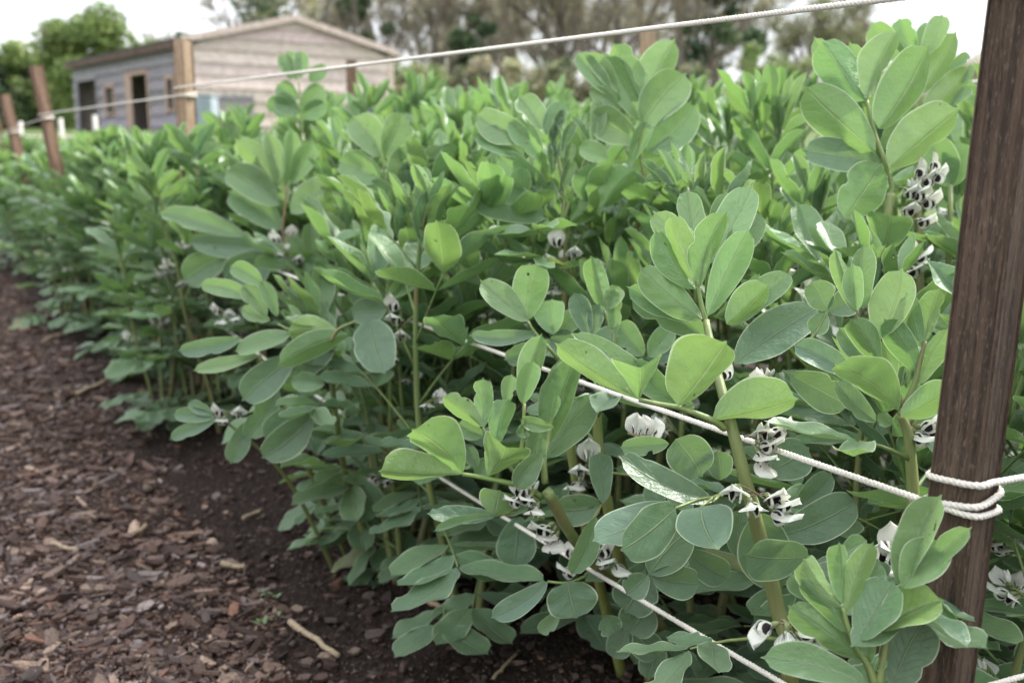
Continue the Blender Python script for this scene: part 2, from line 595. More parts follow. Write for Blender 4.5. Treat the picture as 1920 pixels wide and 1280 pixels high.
def view_leaflet(mb, B, T, w, side=1, m=.5, fold=22, tint='y', bow=.03, p=.66, q=.46, r=rnd, wave=.03, crinkle=.02, res=(16, 10)):
    """a leaflet between two world points, w = visible width in metres, m = share of the width right of its midrib"""
    B, T = A(B), A(T)
    a = unit(T - B)
    view = unit(A(EYE) - (B + T) / 2)
    nv = unit(view - a * np.dot(view, a))
    f = R(fold)
    rho = math.atan(abs(2 * m - 1) / max(.05, math.tan(f)))
    rho = min(rho, R(62))
    rr = np.cross(a, nv)           # image right of the pointing direction
    best = None
    for sg in (1, -1):
        n = nv * math.cos(sg * rho) + np.cross(a, nv) * math.sin(sg * rho)
        n = n * side
        b = np.cross(a, n)
        e1 = b * math.cos(f) + n * math.sin(f)
        e2 = -b * math.cos(f) + n * math.sin(f)
        d1, d2 = np.dot(e1, rr), np.dot(e2, rr)
        right, left = max(d1, d2), -min(d1, d2)
        err = abs(right / max(1e-6, right + left) - m)
        if best is None or err < best[0]:
            best = (err, n)
    W = w / max(.35, math.cos(f) * math.cos(rho))
    leaflet(mb, B, T, W, best[1], f, bow * side * -1, wave, jit(TINT[tint] if isinstance(tint, str) else tint, r, .10), p, q, res, r, crinkle)

# ------------------------------------------------------------------ flowers
def petal(mb, base, a, b, n, L, W, curlf, sag, col, res=(6, 6), p=.7, q=.45):
    """grid petal along a, across b, normal n; curlf(t) lifts along n"""
    nt_, ns = res
    t = np.linspace(0, 1, nt_ + 1)
    pk = p / (p + q)
    prof = ((t ** p) * ((1 - t) ** q) / (pk ** p * (1 - pk) ** q))
    prof = np.maximum(prof, .12)
    s = np.linspace(-1, 1, ns + 1)
    T, S = np.meshgrid(t, s, indexing='ij')
    hw = W / 2 * np.repeat(prof[:, None], ns + 1, 1)
    lift = np.vectorize(curlf)(T) * L - sag * W * S * S + .03 * W * np.sin(T * 9 + S * 4)
    P = base + a * (T * L)[..., None] + b * (hw * S)[..., None] + n * lift[..., None]
    w = ns + 1
    fs = [(i * w + j, (i + 1) * w + j, (i + 1) * w + j + 1, i * w + j + 1) for i in range(nt_) for j in range(ns)]
    mb.add(P.reshape(-1, 3), fs, np.stack([(S + 1) / 2, T], -1).reshape(-1, 2), col, 0)

def make_flower(mb, o, d, up, sc_=1.0, r=rnd, open_=1.0):
    """pea flower: calyx, standard, two blotched wings, keel"""
    o, d, up = A(o), unit(A(d)), A(up)
    up = unit(up - d * np.dot(up, d))
    sd = np.cross(d, up)
    k = sc_
    g = (.16, .20, .08)
    tube(mb, [o, o + d * .003 * k, o + d * .008 * k], [.0014 * k, .0027 * k, .0026 * k], 6, g, mi=1)
    pk = r.uniform(.0, .5)
    o2 = o + d * .006 * k
    petal(mb, o2 + up * .0015 * k, unit(d + up * .25), sd, unit(up - d * .25), .023 * k, .025 * k, lambda t: .70 * open_ * max(0, t - .25) ** 1.5, .20, (0, 1, pk * .6))
    for s in (-1, 1):
        petal(mb, o2 + sd * s * .0016 * k, unit(d + sd * s * .18 * open_ - up * .05), unit(up * .9 + sd * s * .15), unit(sd * s), .0155 * k, .013 * k, lambda t: .12 * math.sin(t * 3.1), .10, (1, 0, pk * .5))
    petal(mb, o2 - up * .001 * k, unit(d - up * .10), sd, -up, .009 * k, .0035 * k, lambda t: -.1 * t, -.3, (0, 0, .1), (4, 4))

def make_bud(mb, o, d, sc_=1.0):
    o, d = A(o), unit(A(d))
    k = sc_
    tube(mb, [o, o + d * .003 * k, o + d * .007 * k], [.0010 * k, .0022 * k, .0023 * k], 6, (.16, .20, .08), mi=1)
    tube(mb, [o + d * .006 * k, o + d * .009 * k, o + d * .014 * k, o + d * .018 * k], [.0021 * k, .0026 * k, .0022 * k, .0006 * k], 6, (0, 0, .05), mi=0)

def cluster_parts(origin, out, r, n_f=4, n_b=2, scale=1.0):
    """returns list of flower (o,d,up), buds and the stalk for a cluster growing from origin outwards"""
    o, out = A(origin), unit(A(out))
    up = np.array((0, 0, 1.0))
    sd = unit(np.cross(out, up))
    end = o + (out * .024 + up * .012) * scale
    fl = []
    for i in range(n_f):
        a = (i / max(1, n_f - 1) - .5) * 2.6 + r.uniform(-.25, .25)
        d = unit(out * math.cos(a) + sd * math.sin(a) + up * r.uniform(-.55, .15))
        pt = o + (end - o) * r.uniform(.55, 1.0)
        fl.append((pt + d * .002, d, unit(up + out * r.uniform(-.3, .3) + sd * r.uniform(-.4, .4))))
    bu = []
    for i in range(n_b):
        d = unit(out * r.uniform(.1, .6) + sd * r.uniform(-.5, .5) + up)
        bu.append((end + sd * r.uniform(-.003, .003), d))
    return end, fl, bu

def build_cluster(parent, origin, out, r, n_f=4, n_b=2, sub=True, scale=1.0, extra=None):
    end, fl, bu = cluster_parts(origin, out, r, n_f, n_b, scale)
    if extra is not None:
        fl = extra
    mb = MB()
    tube(mb, [A(origin), (A(origin) + end) / 2 + np.array((0, 0, .002)), end], .0012, 5, (.15, .19, .07), mi=1)
    for o, d in bu:
        make_bud(mb, o, d, scale)
    if not sub:
        for o, d, u in fl:
            make_flower(mb, o, d, u, scale, r, r.uniform(.5, 1.2))
    c = mb.build('flower_cluster', [M['petal'], M['stem']], parent)
    if sub:
        for o, d, u in fl:
            m2 = MB()
            make_flower(m2, o, d, u, scale * r.uniform(.9, 1.1), r, r.uniform(.5, 1.2))
            m2.build('flower', [M['petal'], M['stem']], c)
    return c

# ------------------------------------------------------------------ random bean plant
def lerp(a, b, t):
    return tuple(x + (y - x) * t for x, y in zip(a, b))

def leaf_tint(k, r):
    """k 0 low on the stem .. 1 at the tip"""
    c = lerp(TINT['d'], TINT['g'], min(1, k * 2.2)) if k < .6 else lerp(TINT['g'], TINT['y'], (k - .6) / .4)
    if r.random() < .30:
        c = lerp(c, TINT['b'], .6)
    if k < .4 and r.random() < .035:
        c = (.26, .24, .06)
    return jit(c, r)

def compound_leaf(fol, stm, o, az, k, size, r, res):
    """one pinnate leaf on the stem at o, pointing azimuth az; k = height share"""
    up = np.array((0, 0, 1.0))
    h = np.array((math.cos(az), math.sin(az), 0))
    ang = R(88 - 70 * min(1, k * 1.12) ** 1.1 + r.uniform(-13, 13)) if k > .2 else R(85 + r.uniform(-15, 18))
    d = h * math.sin(ang) + up * math.cos(ang)
    pairs = 1 if k > .93 else (r.choice((1, 2, 2, 2, 3)) if k > .35 else r.choice((1, 2, 2, 3)))
    ln = size * (.55 + .55 * pairs) * (1.0 if k < .8 else .7)
    droop = .25 * (1 - k)
    sd = unit(np.cross(d, up))
    nrm = unit(np.cross(sd, d))
    if nrm[2] < 0:
        nrm = -nrm
    pts = []
    for i in range(6):
        t = i / 5
        pts.append(o + d * ln * t - up * droop * ln * t * t)
    tint_st = jit((.13, .19, .06), r)
    tube(stm, pts, [.0021 * (1 - .5 * i / 5) for i in range(6)], 5, tint_st)
    end = unit(pts[-1] - pts[-2])
    fold = R(9 + 46 * k * r.uniform(.45, 1.2))
    for j in range(pairs):
        t = .5 + .5 * (j + 1) / pairs if pairs > 1 else 1.0
        i0 = min(4, int(t * 5))
        bp = pts[i0] + (pts[i0 + 1] - pts[i0]) * (t * 5 - i0) if t < 1 else pts[-1]
        for s in (-1, 1):
            alpha = R((62 if j < pairs - 1 else 42) - 22 * k + r.uniform(-12, 12))
            L = size * r.uniform(.85, 1.15) * (1 if j == pairs - 1 else .92)
            dirn = unit(end * math.cos(alpha) + sd * s * math.sin(alpha) + nrm * r.uniform(-.15, .25) - up * (.35 * (1 - k) * r.uniform(.2, 1.3)))
            nn = unit(nrm + sd * (-s) * (.15 + .45 * k) + r.uniform(-.2, .2) * end + sd * r.uniform(-.25, .25))
            B = bp + dirn * .002
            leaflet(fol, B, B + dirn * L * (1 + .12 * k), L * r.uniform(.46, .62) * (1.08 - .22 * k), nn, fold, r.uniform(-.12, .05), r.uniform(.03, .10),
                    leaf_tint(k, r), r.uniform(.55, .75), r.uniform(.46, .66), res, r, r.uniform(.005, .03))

def bean_stem(fol, stm, path, rad, r, res, size=.062, k0=.05, az0=None, top=True):
    """stem along path with alternate leaves; returns nodes (pos, azimuth, k) for flowers"""
    P = smooth_path(path, 8)
    seg = [np.linalg.norm(P[i + 1] - P[i]) for i in range(len(P) - 1)]
    tot = sum(seg)
    nP = len(P)
    cols = [lerp((.17, .19, .07), (.11, .19, .06), i / nP) for i in range(nP)]
    if r.random() < .5:
        cols = [lerp(c, (.16, .10, .06), .5 * (1 - i / nP)) for i, c in enumerate(cols)]
    tube(stm, P, [rad * (1 - .62 * (i / (nP - 1))) for i in range(nP)], 8, cols, .10)
    az = az0 if az0 is not None else r.uniform(0, 6.28)
    nodes = []
    s = tot * k0 + r.uniform(0, .03)
    while s < tot:
        k = s / tot
        acc = 0; i = 0
        while i < len(seg) - 1 and acc + seg[i] < s:
            acc += seg[i]; i += 1
        o = P[i] + (P[i + 1] - P[i]) * ((s - acc) / seg[i])
        sz = size * (.82 + .3 * math.sin(min(1, k * 1.25) * 2.4)) * (1 if k < .85 else 1 - (k - .85) * 2.2)
        if not (k < .3 and r.random() < .10):
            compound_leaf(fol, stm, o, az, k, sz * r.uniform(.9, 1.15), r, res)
        nodes.append((o, az, k))
        az += math.pi + r.uniform(-.6, .6)
        s += (.062 if k < .6 else .054 if k < .85 else .026) * r.uniform(.8, 1.2)
    if top:
        e = P[-1]
        for j in range(9):
            a = az + j * 2.4
            dirn = unit(np.array((math.cos(a) * .35, math.sin(a) * .35, 1.0)) + r.uniform(-.1, .1))
            L = size * r.uniform(.45, .8)
            nn = -np.array((math.cos(a), math.sin(a), -.3))
            leaflet(fol, e - np.array((0, 0, .004 * j)), e + dirn * L, L * .36, nn, R(48), .0, .03, leaf_tint(.9, r), .6, .5, (8, 6), r)
    return nodes

def random_plant(name, seed, n_st, height, res, sub, n_cl, loc=(0, 0, 0), lean=(0, 0), size=.088, spread=.07):
    r = random.Random(seed)
    root = empty(name, loc, None, None)
    fol, stm = MB(), MB()
    nodes = []
    for i in range(n_st):
        a = i * 6.283 / n_st + r.uniform(-.5, .5)
        hh = height * (1 if i == 0 else r.uniform(.7, 1.0))
        ox, oy = math.cos(a) * .012, math.sin(a) * .012
        sp = spread * r.uniform(.4, 1.3)
        path = [(ox, oy, -.02), (ox + math.cos(a) * sp * .35, oy + math.sin(a) * sp * .35, hh * .2)]
        for q in (.5, .78, 1.0):
            path.append((ox + math.cos(a) * sp * (.3 + q) + lean[0] * q * q + r.uniform(-.012, .012),
                         oy + math.sin(a) * sp * (.3 + q) + lean[1] * q * q + r.uniform(-.012, .012), hh * q))
        nodes += bean_stem(fol, stm, path, r.uniform(.0055, .0075), r, res, size)
    stm.build('stem', M['stem'], root)
    fol.build('foliage', M['leaf'], root)
    cand = [nd for nd in nodes if .40 < nd[2] < .88]
    r.shuffle(cand)
    for o, az, k in cand[:n_cl]:
        out = np.array((math.cos(az + .4), math.sin(az + .4), .2))
        build_cluster(root, o, out, r, r.choice((3, 4, 5)), r.choice((1, 2, 3)), sub)
    return root

def copy_tree(o, parent=None):
    c = o.copy()
    COL.objects.link(c)
    c.parent = parent
    for ch in list(o.children):
        copy_tree(ch, c)
    return c

# ------------------------------------------------------------------ hero plants
ZM = {0: (1.0, 0, 0), 1: (4.74, 1160, 330), 2: (3.764, 1030, 560), 3: (4.128, 690, 620), 4: (3.369, 1480, 440), 5: (2.908, 1480, 20),
      6: (3.556, 1380, 920), 7: (3.764, 780, 840), 8: (4.0, 1130, 780), 11: (3.0, 0, 0), 12: (3.0, 640, 0), 13: (3.0, 1280, 0),
      14: (3.0, 0, 427), 15: (3.0, 640, 427), 16: (3.0, 1280, 427)}

def zp(z, x, y, d):
    s, ox, oy = ZM[z]
    return at(ox + x / s, oy + y / s, d)

class Hero:
    def __init__(s, label, seed):
        s.label = label; s.fol = MB(); s.stm = MB(); s.r = random.Random(seed); s.cl = []; s.root = None
    def leaves(s, z, D, rows):
        sc_ = ZM[z][0]
        for row in rows:
            bx, by, tx, ty, w = row[:5]
            o = dict(db=0., dt=0., s=1, m=.5, f=22, c='y', bow=.03)
            if len(row) > 5: o.update(row[5])
            B = zp(z, bx, by, D + o['db']); T = zp(z, tx, ty, D + o['db'] + o['dt'])
            view_leaflet(s.fol, B, T, w / sc_ * (D + o['db']) / F, o['s'], o['m'], o['f'], o['c'], o['bow'], o.get('p', .66), o.get('q', .46), s.r, o.get('wave', .03), o.get('k', .02))
    def stalk(s, z, D, pts, r0, r1, col=(.14, .20, .06), n=5, sq=0.1):
        P = [zp(z, p[0], p[1], D + (p[2] if len(p) > 2 else 0)) for p in pts]
        P = smooth_path(P, n)
        k = len(P)
        cc = np.array([lerp(col, tuple(x * .92 for x in col), i / k) for i in range(k)])
        tube(s.stm, P, [r0 + (r1 - r0) * i / (k - 1) for i in range(k)], 8, cc, sq)
        return P
    def ground_stem(s, top, foot, r0, r1, col=(.18, .20, .07), via=()):
        """main stem from the ground at foot up to point top"""
        P = smooth_path([Vector((foot[0], foot[1], ground_z(foot[0], foot[1]) - .02))] + list(via) + [top], 8)
        k = len(P)
        cc = np.array([lerp(col, (.14, .19, .06), i / k) for i in range(k)])
        tube(s.stm, P, [r0 + (r1 - r0) * i / (k - 1) for i in range(k)], 8, cc, .10)
        if s.root is None: s.root = Vector((foot[0], foot[1], ground_z(foot[0], foot[1])))
        return P
    def side_leaves(s, P, ks, size=.062):
        """generated lower leaves along the finished stem P at shares ks"""
        az = s.r.uniform(0, 6.28)
        for k in ks:
            o = P[int(k * (len(P) - 1))]
            compound_leaf(s.fol, s.stm, o, az, .1 + .4 * k, size * s.r.uniform(.85, 1.1), s.r, (12, 8))
            az += math.pi + s.r.uniform(-.7, .7)
    def cluster(s, z, D, org, flowers, buds=2, scale=1.0):
        """org = stalk origin px; flowers = list of (x, y, dx, dy, toward[, upx, upy])"""
        fl = []
        for f in flowers:
            x, y, dx, dy, tw = f[:5]
            ux, uy = (f[5], f[6]) if len(f) > 5 else (0, -1)
            d = RT * dx - UPV * dy - FW * tw
            up = RT * ux - UPV * uy
            o = zp(z, x, y, D) - d.normalized() * .010
            fl.append((o, d, up))
        s.cl.append((zp(z, org[0], org[1], D + .012), fl, buds, scale))
    def finish(s):
        root = empty('bean_plant', s.root, s.label, 'bean plant', 'broad bean plants in the bed')
        L = s.root
        inv = np.array((L.x, L.y, L.z))
        for mb in (s.fol, s.stm):
            mb.V = [v - inv for v in mb.V]
        s.stm.build('stem', M['stem'], root)
        s.fol.build('foliage', M['leaf'], root)
        for o, fl, nb, sc_ in s.cl:
            fl2 = [(A(a - L), A(d), A(u)) for a, d, u in fl]
            cent = sum((a for a, _, _ in fl2), np.zeros(3)) / len(fl2)
            out = cent - A(o - L)
            mb = MB()
            o0 = A(o - L)
            tube(mb, [o0, (o0 + cent) / 2 + np.array((0, 0, .002)), cent], .0012, 5, (.17, .16, .08), mi=1)
            for a, d, u in fl2:
                tube(mb, [cent, (cent + a) / 2 + np.array((0, 0, .001)), a], .0008, 4, (.20, .13, .09), mi=1)
            for i in range(nb):
                make_bud(mb, cent + A((s.r.uniform(-.005, .005), 0, .003)), unit(np.array((s.r.uniform(-.6, .6), s.r.uniform(-.5, .1), 1.))), sc_ * .9)
            c = mb.build('flower_cluster', [M['petal'], M['stem']], root)
            for a, d, u in fl2:
                m2 = MB()
                make_flower(m2, a, d, u, sc_ * s.r.uniform(.92, 1.08), s.r, s.r.uniform(.6, 1.2))
                m2.build('flower', [M['petal'], M['stem']], c)
        return root

BR = (.17, .10, .06)

def heroes():
    # --- A: pale upright rosette in the middle right, with a long side leaf over the twine
    h = Hero('tall bean plant with pale upright rosette and a side leaf above the middle twine', 11)
    D = 1.0
    h.leaves(1, D, [
        (690, 700, 612, 132, 262, dict(db=.035, dt=.01, f=12, m=.55)),
        (760, 800, 1180, 100, 330, dict(db=.03, dt=.02, f=14, m=.45)),
        (1000, 760, 1265, 350, 235, dict(db=.045, dt=.02, f=16, c='g')),
        (720, 960, 320, 325, 300, dict(db=.02, dt=.02, f=16)),
        (690, 960, 455, 358, 250, dict(s=-1, m=.66, f=34, c='l')),
        (725, 985, 955, 325, 262, dict(s=-1, m=.30, f=36, c='l', db=-.005)),
        (690, 1010, 330, 480, 215, dict(s=-1, m=.36, f=30, db=.006, k=.04)),
        (790, 1245, 1150, 480, 290, dict(s=-1, m=.5, f=22, db=-.008, k=.04, p=.75)),
        (745, 1275, 200, 820, 300, dict(s=-1, m=.46, f=20, db=.005, k=.05)),
        (715, 1270, 85, 990, 210, dict(db=.025, k=.06, c='g')),
        (960, 1320, 1325, 975, 270, dict(s=-1, m=.32, f=34, db=-.01)),
        (1010, 1340, 1530, 875, 250, dict(db=.015, m=.4, c='g')),
        (880, 700, 960, 145, 190, dict(db=.07, c='b')),
        (770, 1200, 1010, 470, 90, dict(db=.02, f=50, c='d')),
        (860, 1250, 1250, 875, 110, dict(db=.02, f=40, c='g')),
        (800, 1220, 900, 830, 60, dict(db=.025, f=55, c='d')), (830, 1230, 1010, 900, 60, dict(db=.025, f=55, c='d')),
        (780, 1150, 800, 800, 50, dict(db=.02, f=55, c='d'))])
    h.leaves(0, D, [(1376, 682, 1532, 578, 84, dict(db=.02, dt=.02, m=.45, c='b', f=15)),
                    (1330, 640, 1185, 560, 60, dict(db=.04, c='g'))])
    stm = h.stalk(1, D, [(700, 970), (735, 1150), (775, 1290)], .0018, .0025, n=6)
    D2 = .93
    h.leaves(2, D2, [
        (640, 712, 55, 325, 210, dict(m=.72, f=40, dt=-.01, c='l', s=-1)),
        (635, 708, 640, 488, 330, dict(s=-1, m=.42, f=42, dt=-.035, c='y', q=.2, bow=.06)),
        (740, 560, 168, 255, 150, dict(db=.03, m=.6, c='y')),
        (910, 760, 1243, 312, 400, dict(s=-1, m=.27, f=30, dt=-.02, c='l', db=-.005, p=.6)),
        (1148, 855, 1742, 712, 300, dict(s=-1, m=.17, f=44, dt=-.02, c='l')),
        (905, 745, 600, 430, 200, dict(db=.03, c='g')),
        (960, 770, 1020, 745, 60, dict(db=.02, c='g'))])
    h.stalk(2, D2, [(632, 712), (780, 745), (920, 770), (1060, 820), (1160, 862), (1240, 915, .01)], .0019, .0032, n=4)
    # stem: rosette down behind the side leaf to the ground
    foot = (.245, 1.03)
    P = h.ground_stem(zp(1, 775, 1285, D), foot, .0085, .003, (.19, .20, .075),
                      [at(1478, 1290, .99), at(1455, 1130, .975), at(1408, 940, .955), at(1372, 800, .945), at(1345, 700, .97)])
    # lower broad leaves (third zoom group)
    h.leaves(8, .97, [
        (548, 690, 145, 1000, 330, dict(db=-.03, dt=-.05, m=.46, f=8, c='b', p=.5, k=.008)),
        (735, 678, 865, 992, 420, dict(db=-.03, dt=-.05, m=.48, f=10, c='b', p=.38, q=.6, k=.008)),
        (535, 680, -60, 930, 270, dict(db=.01, m=.6, c='b', f=10)),
        (830, 640, 135, 310, 215, dict(db=.02, m=.6, f=18, c='d')),
        (545, 172, 742, 445, 350, dict(db=.04, f=10, c='d', p=.5)),
        (1190, 720, 1300, 1300, 390, dict(db=.03, f=14, c='d', p=.5)),
        (1545, 1050, 1078, 1040, 320, dict(db=-.05, dt=-.03, m=.45, f=10, c='b', k=.01)),
        (1340, 900, 1900, 640, 320, dict(db=.05, f=12, c='d')),
        (1220, 420, 1540, 240, 310, dict(db=.07, f=12, c='d')),
        (1430, 690, 1712, 430, 190, dict(db=.08, c='d')),
        (500, 205, 138, 235, 150, dict(db=.05, c='g', f=16)),
        (880, 480, 860, 260, 200, dict(db=.09, c='d')),
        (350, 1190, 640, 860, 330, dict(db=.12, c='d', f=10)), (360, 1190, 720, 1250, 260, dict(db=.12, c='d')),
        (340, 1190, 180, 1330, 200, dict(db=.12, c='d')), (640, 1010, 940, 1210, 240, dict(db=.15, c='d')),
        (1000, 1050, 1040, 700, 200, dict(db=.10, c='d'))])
    for a, b_ in (((545, 690), (900, 600)), ((735, 680), (960, 560)), ((830, 640), (1000, 520)), ((1190, 720), (1090, 500)), ((1545, 1050), (1300, 1000))):
        h.stalk(8, .97, [(a[0], a[1], -.025), ((a[0] + b_[0]) / 2, (a[1] + b_[1]) / 2 - 20, 0.01), (b_[0], b_[1], .0)], .0013, .002, n=3)
    h.cluster(8, .925, (1090, 570), [(1010, 560, -.35, .45, .8), (1112, 668, 0, .6, .75), (1262, 615, .3, .3, .9), (1330, 655, .5, .45, .7), (1300, 720, .5, .6, .4)], 0, 1.05)
    h.cluster(8, .955, (1060, 150), [(1185, 130, .0, .35, .9), (1285, 120, .8, .0, .5), (1215, 215, .6, .3, .5), (1180, 290, .3, .7, .6), (1195, 350, .1, 1, .2)], 3, .92)
    h.cluster(2, .985, (1200, 620), [(1240, 545, .3, -.6, .4)], 5, .8)
    h.side_leaves(P, (.10, .17, .25))
    h.finish()

    # --- near the post, middle height
    h = Hero('bean plant with many small upright leaves just beside the dark near stake', 12)
    D = .88
    h.leaves(4, D, [
        (440, 500, 290, 95, 110, dict(m=.35, f=38, s=-1)),
        (430, 480, 402, 190, 130, dict(m=.5, f=30, db=-.004)),
        (465, 470, 470, 72, 150, dict(m=.65, f=30, db=.01, c='g')),
        (560, 665, 712, 225, 250, dict(m=.40, f=20, db=.01)),
        (570, 812, 385, 540, 175, dict(m=.5, f=40, s=-1, c='g')),
        (690, 1110, 300, 825, 240, dict(m=.68, f=28, s=-1, db=-.01, dt=-.02)),
        (700, 1150, 1030, 965, 205, dict(m=.42, f=30, s=-1, db=-.01, dt=-.02)),
        (830, 710, 740, 380, 150, dict(s=-1, c='g')),
        (858, 672, 950, 345, 150, dict(m=.34, f=34, s=-1)),
        (800, 870, 605, 540, 180, dict(k=.05, s=-1, c='g')),
        (815, 945, 1000, 595, 135, dict(s=-1, m=.6)),
        (650, 920, 610, 680, 130, dict(db=.02, c='g')),
        (500, 850, 318, 590, 160, dict(db=.025, c='b')),
        (385, 890, 35, 700, 170, dict(db=.03, dt=.01, m=.6, c='b')),
        (550, 1180, 295, 930, 140, dict(c='g', m=.6)),
        (770, 1220, 965, 1000, 150, dict(db=.02, c='g')), (740, 1150, 920, 1060, 100, dict(db=.01)),
        (650, 1195, 560, 1130, 90, dict(f=45, wave=.12, db=-.005)),
        (700, 960, 730, 830, 70, dict(f=45, db=.01, c='d')), (740, 970, 770, 850, 60, dict(f=45, db=.01, c='d')),
        (240, 480, 140, 300, 190, dict(db=.12, c='d', f=10)), (240, 485, 420, 380, 170, dict(db=.12, c='d')), (230, 490, 140, 620, 130, dict(db=.12, c='d')),
        (0, 880, 370, 1080, 230, dict(db=.10, c='d', f=8))])
    h.stalk(4, D, [(858, 672), (825, 800), (795, 930), (740, 1060), (705, 1140)], .0016, .0028, n=5)
    h.stalk(4, D, [(570, 815), (640, 925), (690, 1010), (720, 1090)], .0013, .002, n=4)
    h.stalk(4, D + .12, [(240, 485), (180, 600), (90, 720)], .0012, .002, n=4)
    P = h.ground_stem(zp(4, 705, 1140, D), (.36, .93), .0075, .003, via=[at(1690, 1250, .92), at(1712, 1000, .90), at(1705, 830, .885)])
    h.cluster(4, .885, (740, 1200), [(860, 1210, .6, -.1, .5), (820, 1270, .4, .6, .6), (900, 1240, .6, .2, .6)], 2, .9)
    h.side_leaves(P, (.15, .3, .45, .6, .7))
    h.finish()

    # --- lowest right rosette in front of the post
    h = Hero('low bean plant with bright leaves overlapping the foot of the dark near stake', 13)
    D = .775
    h.leaves(6, D, [
        (705, 775, 455, 458, 190, dict(m=.40, f=30, s=-1, c='l', q=.3)),
        (712, 755, 690, 350, 135, dict(m=.28, f=30, s=-1, q=.35)),
        (742, 805, 912, 350, 175, dict(m=.42, f=24, s=-1)),
        (815, 995, 1050, 610, 290, dict(m=.42, f=16, db=-.006, p=.62, q=.36, c='g')),
        (755, 950, 440, 600, 160, dict(m=.5, f=26, s=-1, c='g', k=.04)),
        (835, 1115, 360, 770, 220, dict(m=.5, f=20, s=-1, db=.004, c='g', k=.05)),
        (800, 660, 950, 470, 200, dict(db=.02, c='g')),
        (700, 420, 870, 330, 130, dict(db=.04, c='g')),
        (965, 935, 1372, 735, 280, dict(m=.30, f=46, dt=-.01, c=(.21, .34, .05), db=-.004)),
        (1100, 650, 1362, 40, 240, dict(m=.34, f=34, db=.0, dt=-.02)),
        (1110, 650, 1392, 365, 280, dict(m=.45, f=40, db=-.012, s=1, c='l')),
        (1130, 640, 1560, 250, 150, dict(m=.4, f=35, db=-.005, dt=-.02, c='y')),
        (880, 1300, 185, 1110, 230, dict(m=.60, f=30, db=-.01, dt=.0, c='g')),
        (1050, 1300, 1270, 850, 350, dict(db=.015, c='d', f=8, p=.5)),
        (500, 725, 365, 560, 165, dict(db=.02, c='b', f=8)),
        (600, 1100, 560, 940, 120, dict(db=.03, c='g')),
        (980, 590, 960, 470, 110, dict(db=.03, c='b'))])
    h.stalk(6, D, [(712, 775), (750, 920), (820, 1060), (880, 1160), (925, 1290)], .0016, .0032, n=5)
    h.stalk(6, D, [(1110, 648), (1060, 760), (1030, 880), (1000, 1000), (975, 1150), (950, 1290)], .0015, .0034, n=5)
    P = h.ground_stem(zp(6, 935, 1290, D), (.272, .855), .007, .0035, via=[at(1640, 1420, .83)])
    h.leaves(6, D, [(880, 1170, 870, 960, 90, dict(f=45, k=.08, c='l')), (930, 1200, 985, 1110, 70, dict(f=45, wave=.15, c='l'))])
    h.cluster(6, .81, (300, 860), [(210, 905, -.9, .2, .3, 0, 1), (345, 960, 0, 1, .5, 0, -1), (450, 930, .7, .5, .5), (470, 990, .8, .5, .3), (340, 1030, 0, 1, .5)], 0, 1.0)
    h.cluster(6, .86, (1040, 500), [(1035, 380, -.1, -.8, .6), (1020, 450, -.7, -.1, .6), (1050, 480, -.3, .8, .5)], 0, .95)
    h.side_leaves(P, (.2, .4))
    h.finish()

    # --- C: leaning plant in the centre front
    h = Hero('bean plant leaning out over the path, thick reddish stem and two round pale leaves', 14)
    D = 1.13
    h.leaves(3, D, [
        (728, 1110, 98, 1090, 235, dict(m=.85, f=42, s=-1, dt=-.03, c='l')),
        (732, 1106, 352, 770, 340, dict(m=.68, f=30, s=-1, db=-.006, dt=-.03, c='l', q=.36, p=.72)),
        (925, 1132, 1060, 900, 370, dict(m=.45, f=38, s=-1, dt=-.035, q=.25, bow=.05)),
        (885, 745, 582, 515, 165, dict(m=.62, f=28, s=-1)),
        (895, 752, 892, 372, 158, dict(s=-1, f=16, q=.3, k=.05)),
        (1000, 885, 1085, 532, 190, dict(m=.45, f=30, s=-1, q=.32)),
        (890, 810, 700, 720, 150, dict(db=.02, c='g')),
        (1200, 570, 1342, 35, 190, dict(m=.4, f=36, s=-1, db=.0)),
        (1195, 565, 1280, 240, 170, dict(m=.5, f=42, db=-.01)),
        (1070, 560, 1110, 340, 120, dict(db=.01)),
        (1375, 900, 1605, 215, 250, dict(m=.4, f=26, s=-1, db=.02)),
        (1340, 760, 1560, 200, 190, dict(db=.03, c='b', m=.6)),
        (1385, 985, 1762, 505, 250, dict(m=.55, f=14, db=.03, s=-1, c='g')),
        (1345, 950, 1150, 1215, 185, dict(m=.45, f=18, db=-.02, c='d')),
        (1440, 745, 1180, 690, 110, dict(f=40, wave=.15)), (1420, 680, 1465, 500, 60, dict(f=40)),
        (1250, 980, 1330, 760, 130, dict(db=.05, c='b')),
        (1350, 1080, 1350, 830, 80, dict(f=40, c='g')),
        (850, 1050, 780, 900, 110, dict(db=.05, c='b')), (860, 1150, 900, 1000, 120, dict(db=.06, c='b')),
        (1150, 800, 1240, 750, 110, dict(f=40, wave=.2, c='g'))])
    h.stalk(3, D, [(730, 1108), (830, 1125), (960, 1150), (1120, 1185), (1240, 1225, .01), (1350, 1290, .015)], .0021, .0034, (.13, .22, .05), n=4)
    h.stalk(3, D, [(890, 748), (930, 820), (985, 910), (1060, 1010, .01), (1240, 1225, .012)], .0014, .0024, n=4)
    h.stalk(3, D, [(1210, 560), (1200, 800), (1185, 980), (1240, 1200, .01)], .0016, .0028, n=4)
    h.stalk(3, D, [(1450, 540, .02), (1400, 800, .015), (1365, 1000), (1370, 1180)], .0016, .0035, n=4)
    P = h.ground_stem(zp(3, 1390, 1245, D + .005), (.245, 1.50), .0095, .0062, (.20, .17, .065),
                      [at(1290, 1240, 1.45), at(1200, 1130, 1.32), at(1120, 1060, 1.24), at(1070, 1000, 1.18)])
